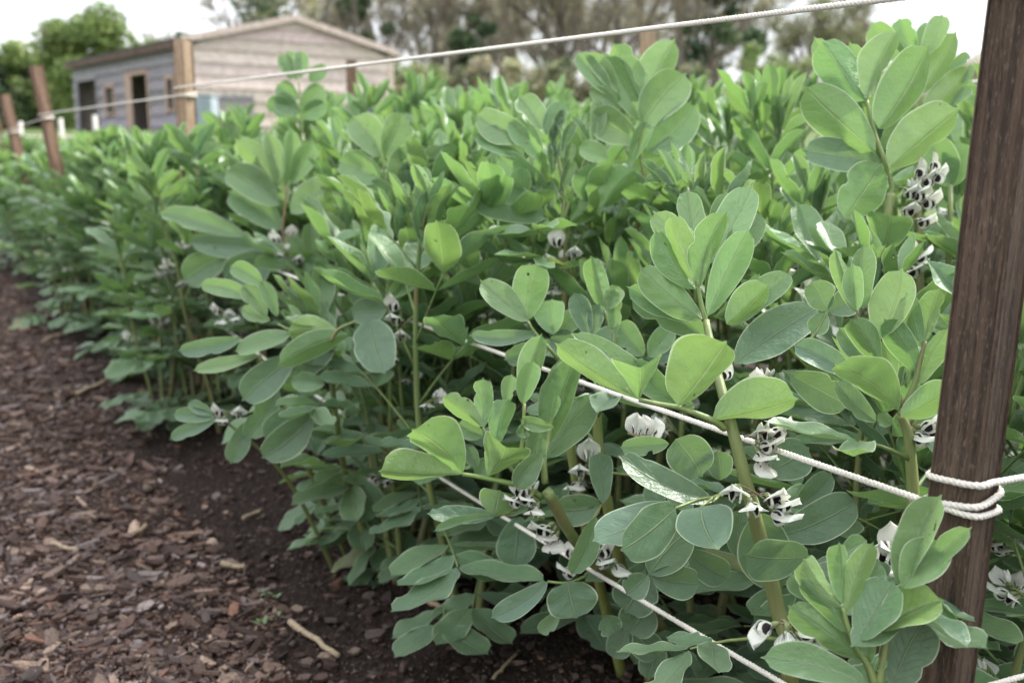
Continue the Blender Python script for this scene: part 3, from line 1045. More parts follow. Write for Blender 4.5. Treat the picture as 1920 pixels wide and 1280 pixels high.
    h.leaves(7, 1.15, [
        (560, 480, 88, 462, 130, dict(db=-.01, dt=-.02, c='b', k=.06, m=.6)),
        (550, 482, 133, 582, 60, dict(db=-.02, f=50, c='g', m=.7, dt=-.03)),
        (548, 475, 590, 300, 290, dict(s=-1, f=24, db=-.015, c='g', q=.3)),
        (600, 465, 800, 395, 80, dict(f=40, c='g')),
        (930, 940, 540, 1192, 165, dict(m=.5, f=14, db=-.02, c='b')),
        (1072, 940, 1130, 1192, 365, dict(f=12, db=-.02, c='b', p=.42, k=.01)),
        (735, 480, 690, 832, 275, dict(db=.25, c='b', f=12)),
        (1265, 480, 1100, 885, 170, dict(m=.4, f=24, db=-.02, c='g')),
        (1318, 392, 1290, 35, 170, dict(db=.02, c='b', f=12, q=.25)),
        (1312, 400, 1000, 430, 230, dict(db=.03, c='d')),
        (1010, 1150, 870, 1300, 110, dict(db=.02, c='g')), (1330, 1180, 1400, 1300, 180, dict(db=.02, c='d')),
        (1640, 890, 1900, 700, 260, dict(db=.05, c='d')), (1640, 890, 1640, 640, 200, dict(db=.08, c='d')), (1650, 890, 1480, 1150, 330, dict(db=.06, c='d')),
        (1480, 900, 1620, 840, 100, dict(db=.07, c='d')), (1640, 1080, 1500, 1300, 280, dict(db=.08, c='d')),
        (1480, 1240, 1400, 1480, 190, dict(db=.1, c='d', f=12)), (1520, 1230, 1700, 1480, 220, dict(db=.1, c='d'))])
    h.stalk(7, 1.15, [(550, 482), (720, 450), (900, 500, .03)], .0014, .002, n=4)
    h.stalk(7, 1.15, [(930, 940), (1070, 950), (1200, 900, .05)], .0014, .002, n=4)
    h.stalk(7, 1.15, [(1310, 400, .02), (1230, 530), (1150, 690, .04)], .0014, .002, n=4)
    h.cluster(7, 1.13, (860, 300), [(750, 320, -.5, -.3, .7), (720, 370, -.7, .3, .5), (800, 350, -.4, .5, .6), (850, 430, -.2, .6, .6)], 3, 1.0)
    h.cluster(7, 1.18, (960, 560), [(930, 560, -.6, .4, .6), (990, 640, -.2, .9, .5), (960, 600, -.5, .7, .5)], 0, 1.15)
    h.cluster(7, 1.22, (1180, 800), [(1100, 760, -.3, -.9, .3), (1110, 870, -.9, .2, .3), (1310, 740, .5, -.2, .5), (1420, 830, .3, .9, .4), (1300, 790, .4, .4, .5)], 0, 1.0)
    h.cluster(7, 1.28, (1240, 100), [(1170, 160, -.2, .2, 1), (1215, 70, .0, -.6, .7), (1150, 250, -.4, .7, .6)], 0, 1.2)
    h.finish()

    # --- B: tall at the right behind
    h = Hero('tallest bean plant, broad leaves against the white sky beside the dark near stake', 15)
    D = 1.30
    h.leaves(5, D, [
        (418, 492, 182, 168, 225, dict(m=.42, f=24, s=-1)),
        (428, 482, 588, 118, 165, dict(m=.32, f=34, s=-1, db=-.006)),
        (488, 645, 756, 200, 235, dict(m=.34, f=30, s=-1, db=-.012)),
        (470, 765, 92, 422, 255, dict(m=.5, f=16, s=-1, db=-.004)),
        (550, 856, 922, 540, 245, dict(m=.32, f=34, s=-1, db=-.012, c='l')),
        (495, 830, 80, 765, 180, dict(m=.55, f=16, c='b', db=.01)),
        (300, 1132, 505, 842, 250, dict(m=.45, f=16, s=-1, db=-.02)),
        (370, 480, 140, 152, 120, dict(db=.03)), (410, 500, 230, 360, 90, dict(db=.025, c='g')),
        (440, 540, 330, 180, 120, dict(db=.03)),
        (500, 1330, 545, 1115, 235, dict(s=-1, q=.25, m=.5, f=30, dt=-.03)),
        (500, 760, 600, 600, 110, dict(db=.02, c='b'))])
    D3 = 1.42
    h.leaves(5, D3, [
        (630, 270, 455, 70, 150, dict(m=.4)), (665, 250, 600, 48, 130, dict(m=.5, f=30)), (735, 260, 832, 28, 120, dict(m=.4, f=30)),
        (712, 455, 908, 122, 140, dict(m=.4, f=30, s=-1)), (735, 530, 975, 310, 150, dict(m=.5, s=-1)),
        (700, 240, 770, 70, 120, dict(db=.03, f=30)), (880, 520, 985, 420, 70, dict(f=40)), (860, 330, 980, 240, 60, dict(f=40)), (940, 400, 1000, 300, 50, dict(f=40)),
        (900, 520, 760, 660, 160, dict(c='g')), (880, 960, 780, 700, 190, dict(c='g', db=.02)), (895, 960, 930, 720, 160, dict(c='g', db=.02))])
    h.stalk(5, D, [(422, 490), (445, 600), (475, 700), (530, 850), (560, 960), (555, 1000)], .002, .0032, n=5)
    P = h.ground_stem(zp(5, 555, 995, D), (.52, 1.20), .0085, .0045, BR, [at(1690, 900, 1.30), at(1672, 600, 1.30), at(1664, 430, 1.30)])
    h.ground_stem(zp(5, 690, 440, D3), (.56, 1.27), .008, .003, BR, [at(1730, 800, 1.40), at(1722, 400, 1.41)])
    h.ground_stem(zp(5, 880, 950, D3), (.60, 1.27), .007, .003, (.18, .20, .07), [at(1775, 800, 1.40)])
    h.cluster(5, 1.31, (580, 960), [(740, 940, .5, -.1, .7), (735, 1050, .6, .2, .8), (715, 1150, .5, .4, .8), (700, 900, .5, -.5, .5), (790, 920, .7, -.2, .6), (650, 1000, .2, .2, .8), (640, 1090, .1, .4, .8), (690, 1010, .4, .2, .7), (780, 860, .6, -.7, .4)], 6, 1.05)
    h.cluster(16, 1.33, (1080, 200), [(1230, 160, .6, -.2, .6), (1270, 240, .7, .3, .7), (1120, 215, -.2, .4, .8), (1170, 240, .1, .5, .8), (1300, 170, .9, 0, .2)], 0, 1.15)
    h.side_leaves(P, (.2, .35, .5, .6, .7))
    h.finish()

    # --- H: tall rosette at upper centre right
    h = Hero('tall bean plant with pale upright tip reaching above the white top twine', 16)
    D = 1.55
    h.leaves(12, D, [
        (1692, 575, 1530, 252, 170, dict(m=.62, f=34, s=-1)), (1700, 580, 1872, 228, 190, dict(m=.4, f=30, s=-1)),
        (1510, 540, 1325, 308, 120, dict(m=.6, f=30)), (1560, 520, 1390, 300, 100, dict()), (1690, 690, 1490, 320, 160, dict(db=.01)),
        (1690, 720, 1930, 420, 240, dict(m=.5)), (1660, 800, 1400, 640, 190, dict(m=.5)), (1720, 860, 1990, 600, 210, dict(c='g')),
        (1620, 1010, 1900, 790, 150, dict(m=.3, f=40, s=-1, c='l')), (1620, 920, 1720, 690, 100, dict(f=45)), (1560, 620, 1400, 500, 90, dict()),
        (1470, 1165, 1650, 960, 190, dict(m=.35, f=36, s=-1, c='l', db=-.03)), (1500, 900, 1340, 830, 120, dict(m=.6, db=-.02, c='l')),
        (1740, 1110, 1900, 920, 150, dict(c='g')), (1760, 1130, 1560, 980, 170, dict(c='g'))])
    h.stalk(12, D, [(1695, 575), (1690, 700), (1680, 850), (1720, 1050)], .0018, .003, n=5)
    P = h.ground_stem(zp(12, 1720, 1050, D), (.37, 1.62), .0075, .0035, via=[at(1190, 600, 1.60)])
    h.side_leaves(P, (.3, .45, .55, .65, .75, .85, .92))
    h.finish()

    # --- I: centre, with crinkled dark tip
    h = Hero('bean plant in mid bed with a crinkled dark growing tip between paddle shaped leaves', 17)
    D = 1.55
    h.leaves(12, D, [
        (1065, 785, 765, 650, 180, dict(m=.55)), (1030, 885, 755, 750, 160, dict(m=.6, c='g')), (1165, 1085, 895, 880, 195, dict(m=.45)),
        (1150, 1232, 732, 1090, 225, dict(m=.55, db=-.03, c='g')), (1130, 730, 1000, 545, 150, dict(m=.6)), (1140, 905, 960, 670, 140, dict(f=36)),
        (1415, 808, 1560, 520, 140, dict(m=.35, f=36, s=-1)), (1420, 812, 1440, 560, 90, dict(f=36)), (1150, 760, 1240, 580, 130, dict(c='b', f=12)),
        (1190, 800, 1250, 620, 60, dict(f=50, c='d', k=.15, wave=.15)), (1220, 900, 1200, 700, 70, dict(f=50, c='d', k=.15, wave=.15)), (1240, 860, 1310, 690, 60, dict(f=50, c='d', k=.15)),
        (1190, 980, 1180, 800, 60, dict(f=50, c='d', k=.15)), (1250, 960, 1290, 800, 60, dict(f=50, c='d', k=.15)), (1230, 1080, 1300, 900, 70, dict(f=50, c='d')),
        (1290, 1250, 1420, 1140, 120, dict(s=-1, f=36)), (1200, 1150, 1150, 1020, 90, dict(c='g'))])
    h.stalk(12, D, [(1210, 800), (1230, 950), (1255, 1110), (1240, 1260)], .0018, .0034, n=5)
    h.stalk(12, D, [(1415, 808), (1360, 930), (1300, 1090), (1245, 1250)], .0016, .003, n=5)
    P = h.ground_stem(zp(12, 1243, 1255, D), (.14, 1.64), .0075, .004, BR, [at(1060, 700, 1.60), at(1060, 520, 1.57)])
    h.cluster(15, 1.5, (1300, 150), [(1190, 180, -.5, .3, .8), (1300, 150, .1, .2, .9), (1215, 280, -.2, .5, .8), (1210, 340, -.2, .8, .5), (1220, 100, -.3, -.7, .5)], 2, 1.1)
    h.side_leaves(P, (.3, .45, .55, .65, .75, .85))
    h.finish()

    # --- middle pair leaves at (1000,560)
    h = Hero('bean plant left of the pale rosette, two spoon shaped leaves in a vee', 18)
    D = 1.25
    h.leaves(15, D, [
        (1050, 525, 788, 300, 150, dict(m=.55, f=16)), (1045, 520, 1095, 205, 205, dict(m=.5, f=14, s=-1, q=.34)), (1100, 595, 728, 606, 90, dict(m=.6, c='b', f=30)),
        (1190, 600, 1185, 405, 175, dict(db=.01, m=.45, q=.3)), (1200, 600, 1320, 470, 120, dict(db=.02, c='g')),
        (1330, 700, 1180, 620, 160, dict(c='b', db=.02)), (1200, 640, 920, 740, 130, dict(c='b', db=.02)),
        (1480, 460, 1405, 165, 130, dict(m=.45, f=34, s=-1)), (1490, 460, 1560, 330, 110, dict(f=38)), (1530, 620, 1520, 330, 90, dict(f=34)),
        (1390, 610, 1310, 370, 120, dict(c='b')), (1420, 600, 1450, 430, 100, dict(c='b')),
        (1700, 720, 1560, 530, 150, dict(c='g')), (1730, 730, 1860, 560, 130, dict(c='g')), (1720, 740, 1900, 640, 150, dict(c='d', db=.03))])
    h.stalk(15, D, [(1048, 523), (1090, 590), (1180, 690), (1260, 800, .03)], .0015, .0024, n=4)
    h.stalk(15, D, [(1478, 460), (1510, 560), (1545, 660), (1500, 800, .03)], .0015, .0024, n=4)
    P = h.ground_stem(zp(15, 1490, 800, D + .03), (.20, 1.36), .008, .0045, (.20, .22, .06), [at(1150, 1000, 1.32), at(1120, 800, 1.29)])
    h.ground_stem(zp(15, 1260, 800, D + .03), (.16, 1.38), .0075, .004, (.20, .22, .06), [at(1080, 900, 1.31)])
    h.cluster(8, 1.1, (190, 130), [(260, 130, .2, -.5, -.4), (320, 120, .3, -.6, -.3), (380, 150, .5, -.5, -.3), (240, 110, -.2, -.7, -.3)], 0, .92)
    h.cluster(2, 1.08, (1600, 640), [(1500, 580, -.6, -.1, .6)], 6, .8)
    h.side_leaves(P, (.2, .35, .5, .62, .72, .82))
    h.finish()

    # --- K: left front cluster with grey-green hanging oval
    h = Hero('bean plant with a grey green oval leaf hanging beside the middle twine', 19)
    D = 1.60
    h.leaves(15, D, [(160, 515, 240, 815, 235, dict(dt=-.04, db=-.05, f=10, c='b', p=.5)), (255, 460, 60, 470, 150, dict(c='b', db=-.04))])
    h.leaves(14, D, [
        (1900, 600, 1620, 590, 150, dict(f=36, m=.6, c='l', s=-1)), (1960, 600, 1570, 770, 150, dict(m=.55, c='g', s=-1, db=-.03)), (1660, 730, 1368, 965, 190, dict(m=.5, c='b')),
        (1640, 600, 1328, 692, 110, dict(c='g', m=.65)), (1360, 620, 1008, 690, 100, dict(c='b')), (1900, 620, 1680, 830, 160, dict(c='d', db=.02)),
        (1460, 715, 1095, 800, 80, dict(m=.6, c='y')), (1560, 880, 1390, 1180, 150, dict(c='g', db=.05)), (1830, 880, 1640, 860, 110, dict(c='g')),
        (1720, 1010, 1500, 1200, 170, dict(c='b', db=.02)), (1760, 1050, 1480, 1290, 190, dict(c='d')), (1390, 1090, 1300, 1320, 120, dict(c='b', db=.06)),
        (1220, 1070, 960, 1185, 80, dict(c='b')), (1210, 1060, 980, 1050, 90, dict(c='b')), (1200, 1050, 1060, 985, 70, dict(c='b'))])
    h.leaves(14, D + .05, [(1480, 320, 1300, 215, 110, dict(c='l')), (1500, 500, 1370, 320, 110, dict()), (1560, 500, 1470, 300, 80, dict(f=36)), (1430, 400, 1130, 320, 100, dict(c='l')), (1520, 520, 1360, 450, 80, dict())])
    h.stalk(15, D - .03, [(255, 470), (0, 560), (-60, 640)], .0018, .0026, n=4)
    h.stalk(14, D, [(1560, 540, .05), (1750, 640, .04), (1850, 760, .05)], .0015, .0026, n=4)
    P = h.ground_stem(zp(14, 1850, 760, D + .05), (-.24, 1.80), .0075, .004, via=[at(650, 900, 1.78)])
    h.ground_stem(zp(14, 1460, 720, D), (-.30, 1.86), .006, .003, via=[at(545, 800, 1.75)])
    h.ground_stem(zp(14, 1240, 1060, D + .05), (-.32, 1.83), .005, .002, via=[at(540, 900, 1.75)])
    h.cluster(14, 1.66, (1300, 1060), [(1250, 1040, -.5, .1, .7), (1340, 1040, .3, .2, .8), (1260, 1070, -.3, .7, .6)], 0, 1.0)
    h.cluster(15, 1.58, (430, 480), [(310, 450, -.5, -.2, .7), (350, 610, -.1, .4, .9), (320, 510, -.3, .3, .8), (300, 720, -.4, .6, .6)], 0, 1.2)
    h.side_leaves(P, (.10, .18, .26, .34, .42, .5, .58, .66, .74, .82, .9), .074)
    h.finish()

    # --- J: upper centre left
    h = Hero('bean plant in mid bed with a broad yellow green leaf facing the path', 20)
    D = 1.95
    h.leaves(12, D, [
        (230, 885, 68, 660, 190, dict(m=.5)), (242, 885, 340, 640, 170, dict(m=.6)), (270, 1075, 465, 840, 180, dict(m=.4, s=-1, c='l')), (232, 1012, -10, 905, 180, dict(m=.5)),
        (330, 1222, 150, 1030, 150, dict(m=.45)), (520, 1000, 690, 785, 190, dict(c='b', m=.6)), (480, 1000, 560, 820, 120, dict(c='b')), (740, 1040, 660, 860, 110, dict(f=34)), (790, 1030, 760, 850, 90, dict(f=34)),
        (210, 860, 190, 640, 120, dict(db=.02)), (500, 1020, 700, 1010, 130, dict(c='g')), (560, 1230, 510, 1070, 150, dict(c='b')), (640, 1260, 780, 1120, 140, dict(c='d'))])
    h.stalk(12, D, [(235, 880), (245, 1000), (280, 1120), (340, 1260)], .002, .003, n=4)
    P = h.ground_stem(zp(12, 340, 1260, D), (-.18, 2.06), .008, .004, BR, [at(770, 640, 2.02)])
    h.side_leaves(P, (.2, .3, .38, .46, .54, .62, .7, .78, .86, .93), .078)
    h.finish()

    # --- L: left of centre, flowering, above the middle twine
    h = Hero('flowering bean plant left of centre with blossom whorls just above the middle twine', 22)
    ZM[20] = (2.0, 0, 0)
    D = 2.34
    h.leaves(20, D, [
        (1072, 705, 1092, 485, 60, dict(f=38)), (1060, 720, 960, 590, 95, dict(s=-1, f=34)), (1080, 765, 885, 525, 100, dict(s=-1, m=.6)),
        (1090, 800, 1260, 690, 110, dict(m=.4)), (1050, 770, 850, 640, 120, dict(c='g')), (1040, 700, 1000, 500, 70, dict(f=36)), (1090, 690, 1170, 540, 80, dict(f=34)),
        (940, 900, 600, 800, 80, dict(c='g', m=.65, f=34)), (1020, 925, 715, 905, 85, dict(c='b', db=-.02)), (1020, 965, 850, 1060, 150, dict(c='b', db=-.03)), (860, 950, 690, 1050, 120, dict(c='d')),
        (1180, 980, 1165, 835, 70, dict(f=36, db=-.03)), (1200, 1010, 1080, 870, 60, dict(f=36, db=-.03)), (1240, 1020, 1140, 980, 80, dict(c='l', db=-.04)),
        (1190, 800, 1330, 730, 110, dict(c='g')), (1060, 860, 860, 720, 120, dict(c='g', db=.02))])
    h.stalk(20, D, [(1075, 690), (1068, 780), (1060, 850), (1075, 980)], .0022, .0034, BR, n=4)
    P = h.ground_stem(zp(20, 1075, 975, D), (-.47, 2.46), .0085, .0045, BR)
    h.cluster(20, 2.27, (1075, 930), [(1045, 900, -.4, .0, .8), (1090, 880, .3, -.3, .8), (1060, 960, -.2, .4, .8), (1110, 975, .5, .2, .7), (1040, 1000, -.5, .5, .6), (1090, 1010, .2, .6, .7)], 4, 1.15)
    h.cluster(20, 2.27, (1085, 1060), [(1080, 1070, .1, .3, .8), (1060, 1100, -.3, .6, .6), (1095, 1110, .2, .7, .6)], 0, 1.05)
    h.cluster(14, 2.2, (1300, 480), [(1240, 470, -.5, .0, .7), (1290, 490, .2, .2, .8), (1260, 520, -.2, .6, .6), (1310, 510, .5, .5, .5)], 0, 1.1)
    h.side_leaves(P, (.3, .45, .6, .7, .8, .9), .075)
    h.finish()

    # --- sprig above the top twine against the shed
    h = Hero('slender bean plant poking above the top twine in front of the pale gable', 21)
    D = 2.6
    h.leaves(11, D, [
        (1640, 450, 1580, 310, 88, dict()), (1670, 450, 1620, 290, 88, dict()), (1690, 440, 1690, 290, 88, dict()), (1740, 460, 1830, 370, 88, dict(c='g')),
        (1690, 600, 1500, 600, 120, dict(c='g')), (1700, 610, 1820, 490, 130, dict()), (1680, 560, 1560, 480, 110, dict(c='g')), (1690, 640, 1560, 540, 120, dict(c='g')), (1700, 660, 1830, 580, 110, dict(c='g'))])
    h.stalk(11, D, [(1680, 440), (1690, 600), (1700, 760)], .0018, .003, n=4)
    P = h.ground_stem(zp(11, 1700, 750, D), (-.50, 2.70), .0075, .0035, BR)
    h.side_leaves(P, (.4, .55, .65, .75, .82, .88, .94))
    h.finish()

heroes()

# ------------------------------------------------------------------ the rest of the bed
PROTO_N = [random_plant('bean_plant', 100 + i, rnd.choice((2, 3, 3)), .80, (12, 8), True, 5, loc=(0, 0, 0), lean=(rnd.uniform(-.05, .05), rnd.uniform(-.05, .05))) for i in range(6)]
PROTO_F = [random_plant('bean_plant', 200 + i, rnd.choice((3, 3, 4)), .80, (8, 4), False, 4, loc=(0, 0, 0), lean=(rnd.uniform(-.06, .06), rnd.uniform(-.06, .06)), size=.092) for i in range(6)]
PROTO_S = [random_plant('bean_plant', 300 + i, 3, .45, (12, 8), True, 3, loc=(0, 0, 0), lean=(.0, .0), size=.076, spread=.06) for i in range(3)]

used = set()
r2 = random.Random(31)

def zone(t):
    return ('before the second stake' if t < 2.5 else 'between the second and third stakes' if t < 4.6
            else 'between the third and fourth stakes' if t < 7.1 else 'beyond the fourth stake')

def place(proto, x, y, rz, s, sz, label):
    o = proto if proto.name not in used else copy_tree(proto)
    used.add(proto.name)
    o.location = (x, y, ground_z(x, y))
    o.rotation_euler = (0, 0, rz)
    o.scale = (s, s, sz)
    tag(o, label, 'bean plant', 'broad bean plants in the bed')
    return o

ROWW = (.06, .30, .56, .83, 1.10)
ROWN = ('in the path row', 'in the second row', 'in the middle row', 'in the fourth row', 'in the back row')
cnt = 0
for ri, w0 in enumerate(ROWW):
    t = -.05 + r2.uniform(0, .1) + (.0 if ri else .95)
    while t < 11.5:
        w = w0 + r2.uniform(-.04, .04) + (.13 if ri == 0 and 1.2 < t < 2.1 else 0)
        p = bed(t, w)
        u, v, d = proj(Vector((p.x, p.y, .5)))
        d_top = d
        # keep the canopy under the outline it has in the photograph
        if d_top < 1.30: cap = 540
        elif d_top < 1.75: cap = 330
        elif d_top < 2.3: cap = 215
        else: cap = 0
        if d_top < 1.5 and u > 1500: cap = max(cap, 440)
        if ri >= 3 and u > 1400: cap = min(cap, 170)
        hmax = H - (cap - 278) * d / F if cap else 2
        hh = min((r2.uniform(.78, .86) if r2.random() < .10 else r2.uniform(.60, .73)) if ri else r2.uniform(.60, .76), hmax - .06)
        if t > 2.6 and ri: hh = min(r2.uniform(.60, .70), hmax)
        if ri >= 2 and t < 3.2 and d > 1.75: hh = min(r2.uniform(.72, .85), hmax - .05)
        near = d < 2.9
        if u < 2150 and (d > .98 or w > .2):
            pr = (PROTO_S if hh < .52 else PROTO_N)[r2.randrange(3 if hh < .52 else 6)] if near else PROTO_F[r2.randrange(6)]
            bh = .45 if pr in PROTO_S else .80
            place(pr, p.x, p.y, r2.uniform(0, 6.28), r2.uniform(.92, 1.12), hh / bh,
                  ('leafy bean plant %s, %s' % (ROWN[ri], zone(t))) if ri else
                  ('bean plant at the path edge, %s' % zone(t)))
            cnt += 1
        t += r2.uniform(.17, .23) * (1 if t < 4 else 1.15)
# small plants that fill the low front edge beside the path
for t, w, hh in ((.72, .0, .0), (1.32, .12, .38), (1.0, .20, .45), (.35, .27, .40), (.18, .28, .42), (-.01, .34, .62), (.06, .45, .7), (1.10, .0, .46), (.98, .24, .55), (1.22, .05, .5), (1.40, .08, .55), (.78, .22, .5), (1.55, .27, .60), (1.12, .17, .52), (1.72, .26, .62), (1.35, .22, .58), (1.95, .27, .64), (2.2, .26, .66), (2.45, -.05, .72), (2.58, -.12, .50), (2.28, -.02, .72), (2.16, .06, .70), (4.1, .0, .70), (4.3, -.07, .66), (4.5, -.16, .5), (3.9, .04, .7), (6.5, -.06, .70), (6.2, .0, .70), (6.85, -.14, .6), (5.9, .05, .7)):
    if hh <= 0: continue
    p = bed(t, w)
    place((PROTO_S if hh < .6 else PROTO_N)[r2.randrange(3)], p.x, p.y, r2.uniform(0, 6.28), 1.0, hh / (.45 if hh < .6 else .80),
          'short bean plant filling the near front edge of the bed under the twines' if t > .1 else 'bean plant growing behind the dark near stake at the bed end')

# ------------------------------------------------------------------ stakes
def stake(name_label, t, w, top, width, lean, yaw, m, foot=None):
    p = bed(t, w) if foot is None else Vector(foot)
    gz = ground_z(p.x, p.y)
    mb = MB()
    nz = 26
    c = .06 * width
    prof = [(-1, -1), (1, -1), (1, 1), (-1, 1)]
    ring = []
    hw = width / 2
    for (x, y) in prof:
        # chamfered corners
        ring.append((x * hw - x * c * (1 if x * y > 0 else 0), y * hw - y * c * (0 if x * y > 0 else 1)))
        ring.append((x * hw - x * c * (0 if x * y > 0 else 1), y * hw - y * c * (1 if x * y > 0 else 0)))
    vs = []; fs = []
    k = len(ring)
    zz = np.linspace(-.08, top, nz)
    for z in zz:
        for (x, y) in ring:
            q = Vector((x * 9 + t * 7, y * 9, z * 5))
            vs.append((x + .0012 * noise.noise(q), y + .0012 * noise.noise(q + Vector((5, 1, 2))), z))
    # slightly angled sawn top
    for j in range(k):
        x, y, z = vs[-k + j]
        vs[-k + j] = (x, y, z + .10 * x)
    for i in range(nz - 1):
        for j in range(k):
            a, b = i * k + j, i * k + (j + 1) % k
            fs.append((a, b, b + k, a + k))
    fs.append(tuple((nz - 1) * k + j for j in range(k)))
    mb.add(vs, fs)
    o = mb.build('wooden_stake', m, None, smooth=False)
    o.location = (p.x, p.y, gz)
    z = Vector((lean[0], lean[1], 1)).normalized()
    x = Vector((math.cos(yaw), math.sin(yaw), 0))
    x = (x - z * x.dot(z)).normalized()
    y = z.cross(x)
    o.rotation_euler = Matrix((x, y, z)).transposed().to_euler()
    tag(o, name_label, 'stake', 'stakes holding the garden twine')
    return o, p, z, gz

YAW = math.atan2(BD.y, BD.x)
_b = at(1803, 945, .815)
_t = at_y(1841, 640, _b.y)
_ln = (_t.x - _b.x) / (_t.z - _b.z)
S1 = stake('dark brown stained square stake, the nearest one, tied with white twine', 0, 0, 1.15, .0385, (_ln, .0), R(40.3), M['post_dark'], foot=(_b.x - _ln * (_b.z - .02), _b.y, 0))
S2 = stake('pale tan stake standing in front of the shed corner', 2.63, 0, 1.045, .041, (.004, 0), YAW + R(30), M['post_tan'])
S3 = stake('reddish brown stake leaning left, second from the left edge', 4.6, 0, 1.12, .046, (-.135, .0), YAW + R(20), M['post_red'], foot=(-1.95, 4.78, 0))
S4 = stake('reddish brown stake at the far left edge of the bed', 7.1, 0, 1.10, .055, (-.16, 0), YAW + R(20), M['post_red'])
S5 = stake('brown stake furthest along the path edge of the bed', 8.9, 0, 1.0, .05, (-.12, 0), YAW + R(10), M['post_red'])
SB1 = stake('brown back stake rising behind the tall pale rosette', 2.06, BW, 1.085, .034, (0, 0), YAW, M['post_tan'])
SB2 = stake('dark brown back stake in front of the pale gable', 4.47, BW, 1.16, .04, (0, 0), YAW, M['post_red'])
SB3 = stake('brown back stake nearly hidden by beans far along the bed', 7.0, BW, .95, .045, (0, 0), YAW, M['post_red'])

# ------------------------------------------------------------------ twine
def twine(pts, rad, label, fine_to, step=.0026):
    """pts = list of (pos, fine) polyline; three laid strands near, plain yarn far"""
    mb = MB()
    P = [A(p) for p in pts]
    # resample
    def resample(Q, st):
        out = [Q[0]]; acc = 0
        for i in range(len(Q) - 1):
            a, b = Q[i], Q[i + 1]
            L = np.linalg.norm(b - a)
            while acc + st <= L:
                acc += st
                out.append(a + (b - a) * (acc / L))
            acc -= L
        return out
    near = [p for p in P if p[1] <= fine_to]
    far = [p for p in P if p[1] > fine_to]
    near_first = [i for i, p in enumerate(P) if p[1] <= fine_to]
    if near:
        i0 = near_first[0]
        Q = P[max(0, i0 - 1):near_first[-1] + 1]
        Q = resample(Q, step)
        n = len(Q)
        T = [unit(Q[min(i + 2, n - 1)] - Q[max(i - 2, 0)]) for i in range(n)]
        x = unit(np.cross(T[0], np.array((.1, .2, 1.0))))
        fr = []
        for i in range(n):
            x = unit(x - T[i] * np.dot(x, T[i]))
            fr.append((x, np.cross(T[i], x)))
        pitch = .0130
        jr = random.Random(5)
        for s in range(3):
            pp = []; rr = []
            for i in range(n):
                a = 2 * math.pi * (i * step / pitch + s / 3)
                x, y = fr[i]
                pp.append(Q[i] + (x * math.cos(a) + y * math.sin(a)) * rad * .42)
                rr.append(rad * .60 * (1 + jr.uniform(-.07, .07)))
            tube(mb, pp, rr, 6)
        # loose fibres
        for i in range(0, n, 3):
            if jr.random() < .35:
                x, y = fr[i]
                a = jr.uniform(0, 6.28)
                d = x * math.cos(a) + y * math.sin(a)
                e = Q[i] + d * rad * .9
                tube(mb, [e, e + d * rad * jr.uniform(.3, .9) + T[i] * rad * jr.uniform(-1, 1.6)], [rad * .07, rad * .03], 3, cap=False)
        fq = P[:i0 + 0]
    else:
        fq = P
    if len(fq) > 1:
        tube(mb, fq + ([P[near_first[0] - 1]] if near and len(fq) and False else []), rad * .95, 6)
    o = mb.build('garden_twine', M['twine'])
    tag(o, label, 'twine', 'white twines strung between the stakes')
    return o

def wrap(st, h, width, turns, a0, a1_extra, rise, cyaw):
    """loops hugging a square stake: list of points"""
    o, p, z, gz = st
    c = Vector((p.x, p.y, gz)) + z * h
    mrot = o.rotation_euler.to_matrix()
    X, Y = mrot.col[0], mrot.col[1]
    out = []
    n = int(turns * 24)
    for i in range(n + 1):
        a = a0 + 2 * math.pi * turns * i / n * (1 if cyaw > 0 else -1)
        ca, sa = math.cos(a), math.sin(a)
        k = (abs(ca) ** 5 + abs(sa) ** 5) ** (-1 / 5)          # rounded square
        rr = (width / 2 + .0042) * k * .965
        out.append(c + X * ca * rr + Y * sa * rr + z * (rise * ((i / n) ** 1.6 - .5) + .0035 * math.sin(a * .5 + 1)))
    return out

def span(a, b, sag, n=26):
    out = []
    for i in range(1, n):
        t = i / n
        out.append(Vector(a).lerp(Vector(b), t) - Vector((0, 0, sag * 4 * t * (1 - t))))
    return out

def stake_pt(st, h):
    o, p, z, gz = st
    return Vector((p.x, p.y, gz)) + z * h

def ang_at(st, direction):
    o = st[0]
    mrot = o.rotation_euler.to_matrix()
    return math.atan2(direction.dot(mrot.col[1]), direction.dot(mrot.col[0]))

SIDE = -BP          # the ropes run on the path side of the stakes
def front_twine(hs, sags, label, rad, fine_to=2.6, turns1=1.75, end_h=None):
    """from the far stake to the near one, wound once round each, then away along the bed end"""
    stk = [S5, S4, S3, S2]
    wid = [.05, .055, .046, .041]
    pts = []
    prev = None
    for st, w, h in zip(stk, wid, hs[:4]):
        a0 = ang_at(st, SIDE)
        wr = wrap(st, h, w, 2.0, a0, 0, .022, 1)
        if prev is not None:
            pts += span(prev, wr[0], sags.pop(0))
        pts += wr
        prev = wr[-1]
    a0 = ang_at(S1, SIDE)
    wr = wrap(S1, hs[4], .0385, turns1, a0, 0, .026, 1)
    pts += span(prev, wr[0], sags.pop(0), 60)
    pts += wr
    e = bed(0, BW, (end_h if end_h else hs[4]))
    pts += span(wr[-1], e, .012, 30) + [e]
    return twine(pts, rad, label, fine_to)

front_twine([.80, .86, .895, .895, .872], [.0, .0, .0, .0], 'top white twine slanting from the near stake across the sky to the shed corner', .0029)
front_twine([.44, .47, .475, .490, .490], [.01, .01, .01, .012], 'middle white twine knotted round the dark near stake', .0029, turns1=2.25, end_h=.50)
front_twine([.28, .29, .29, .300, .280], [.01, .01, .01, .035], 'lowest white twine sagging low over the soil between the first two stakes', .0029)

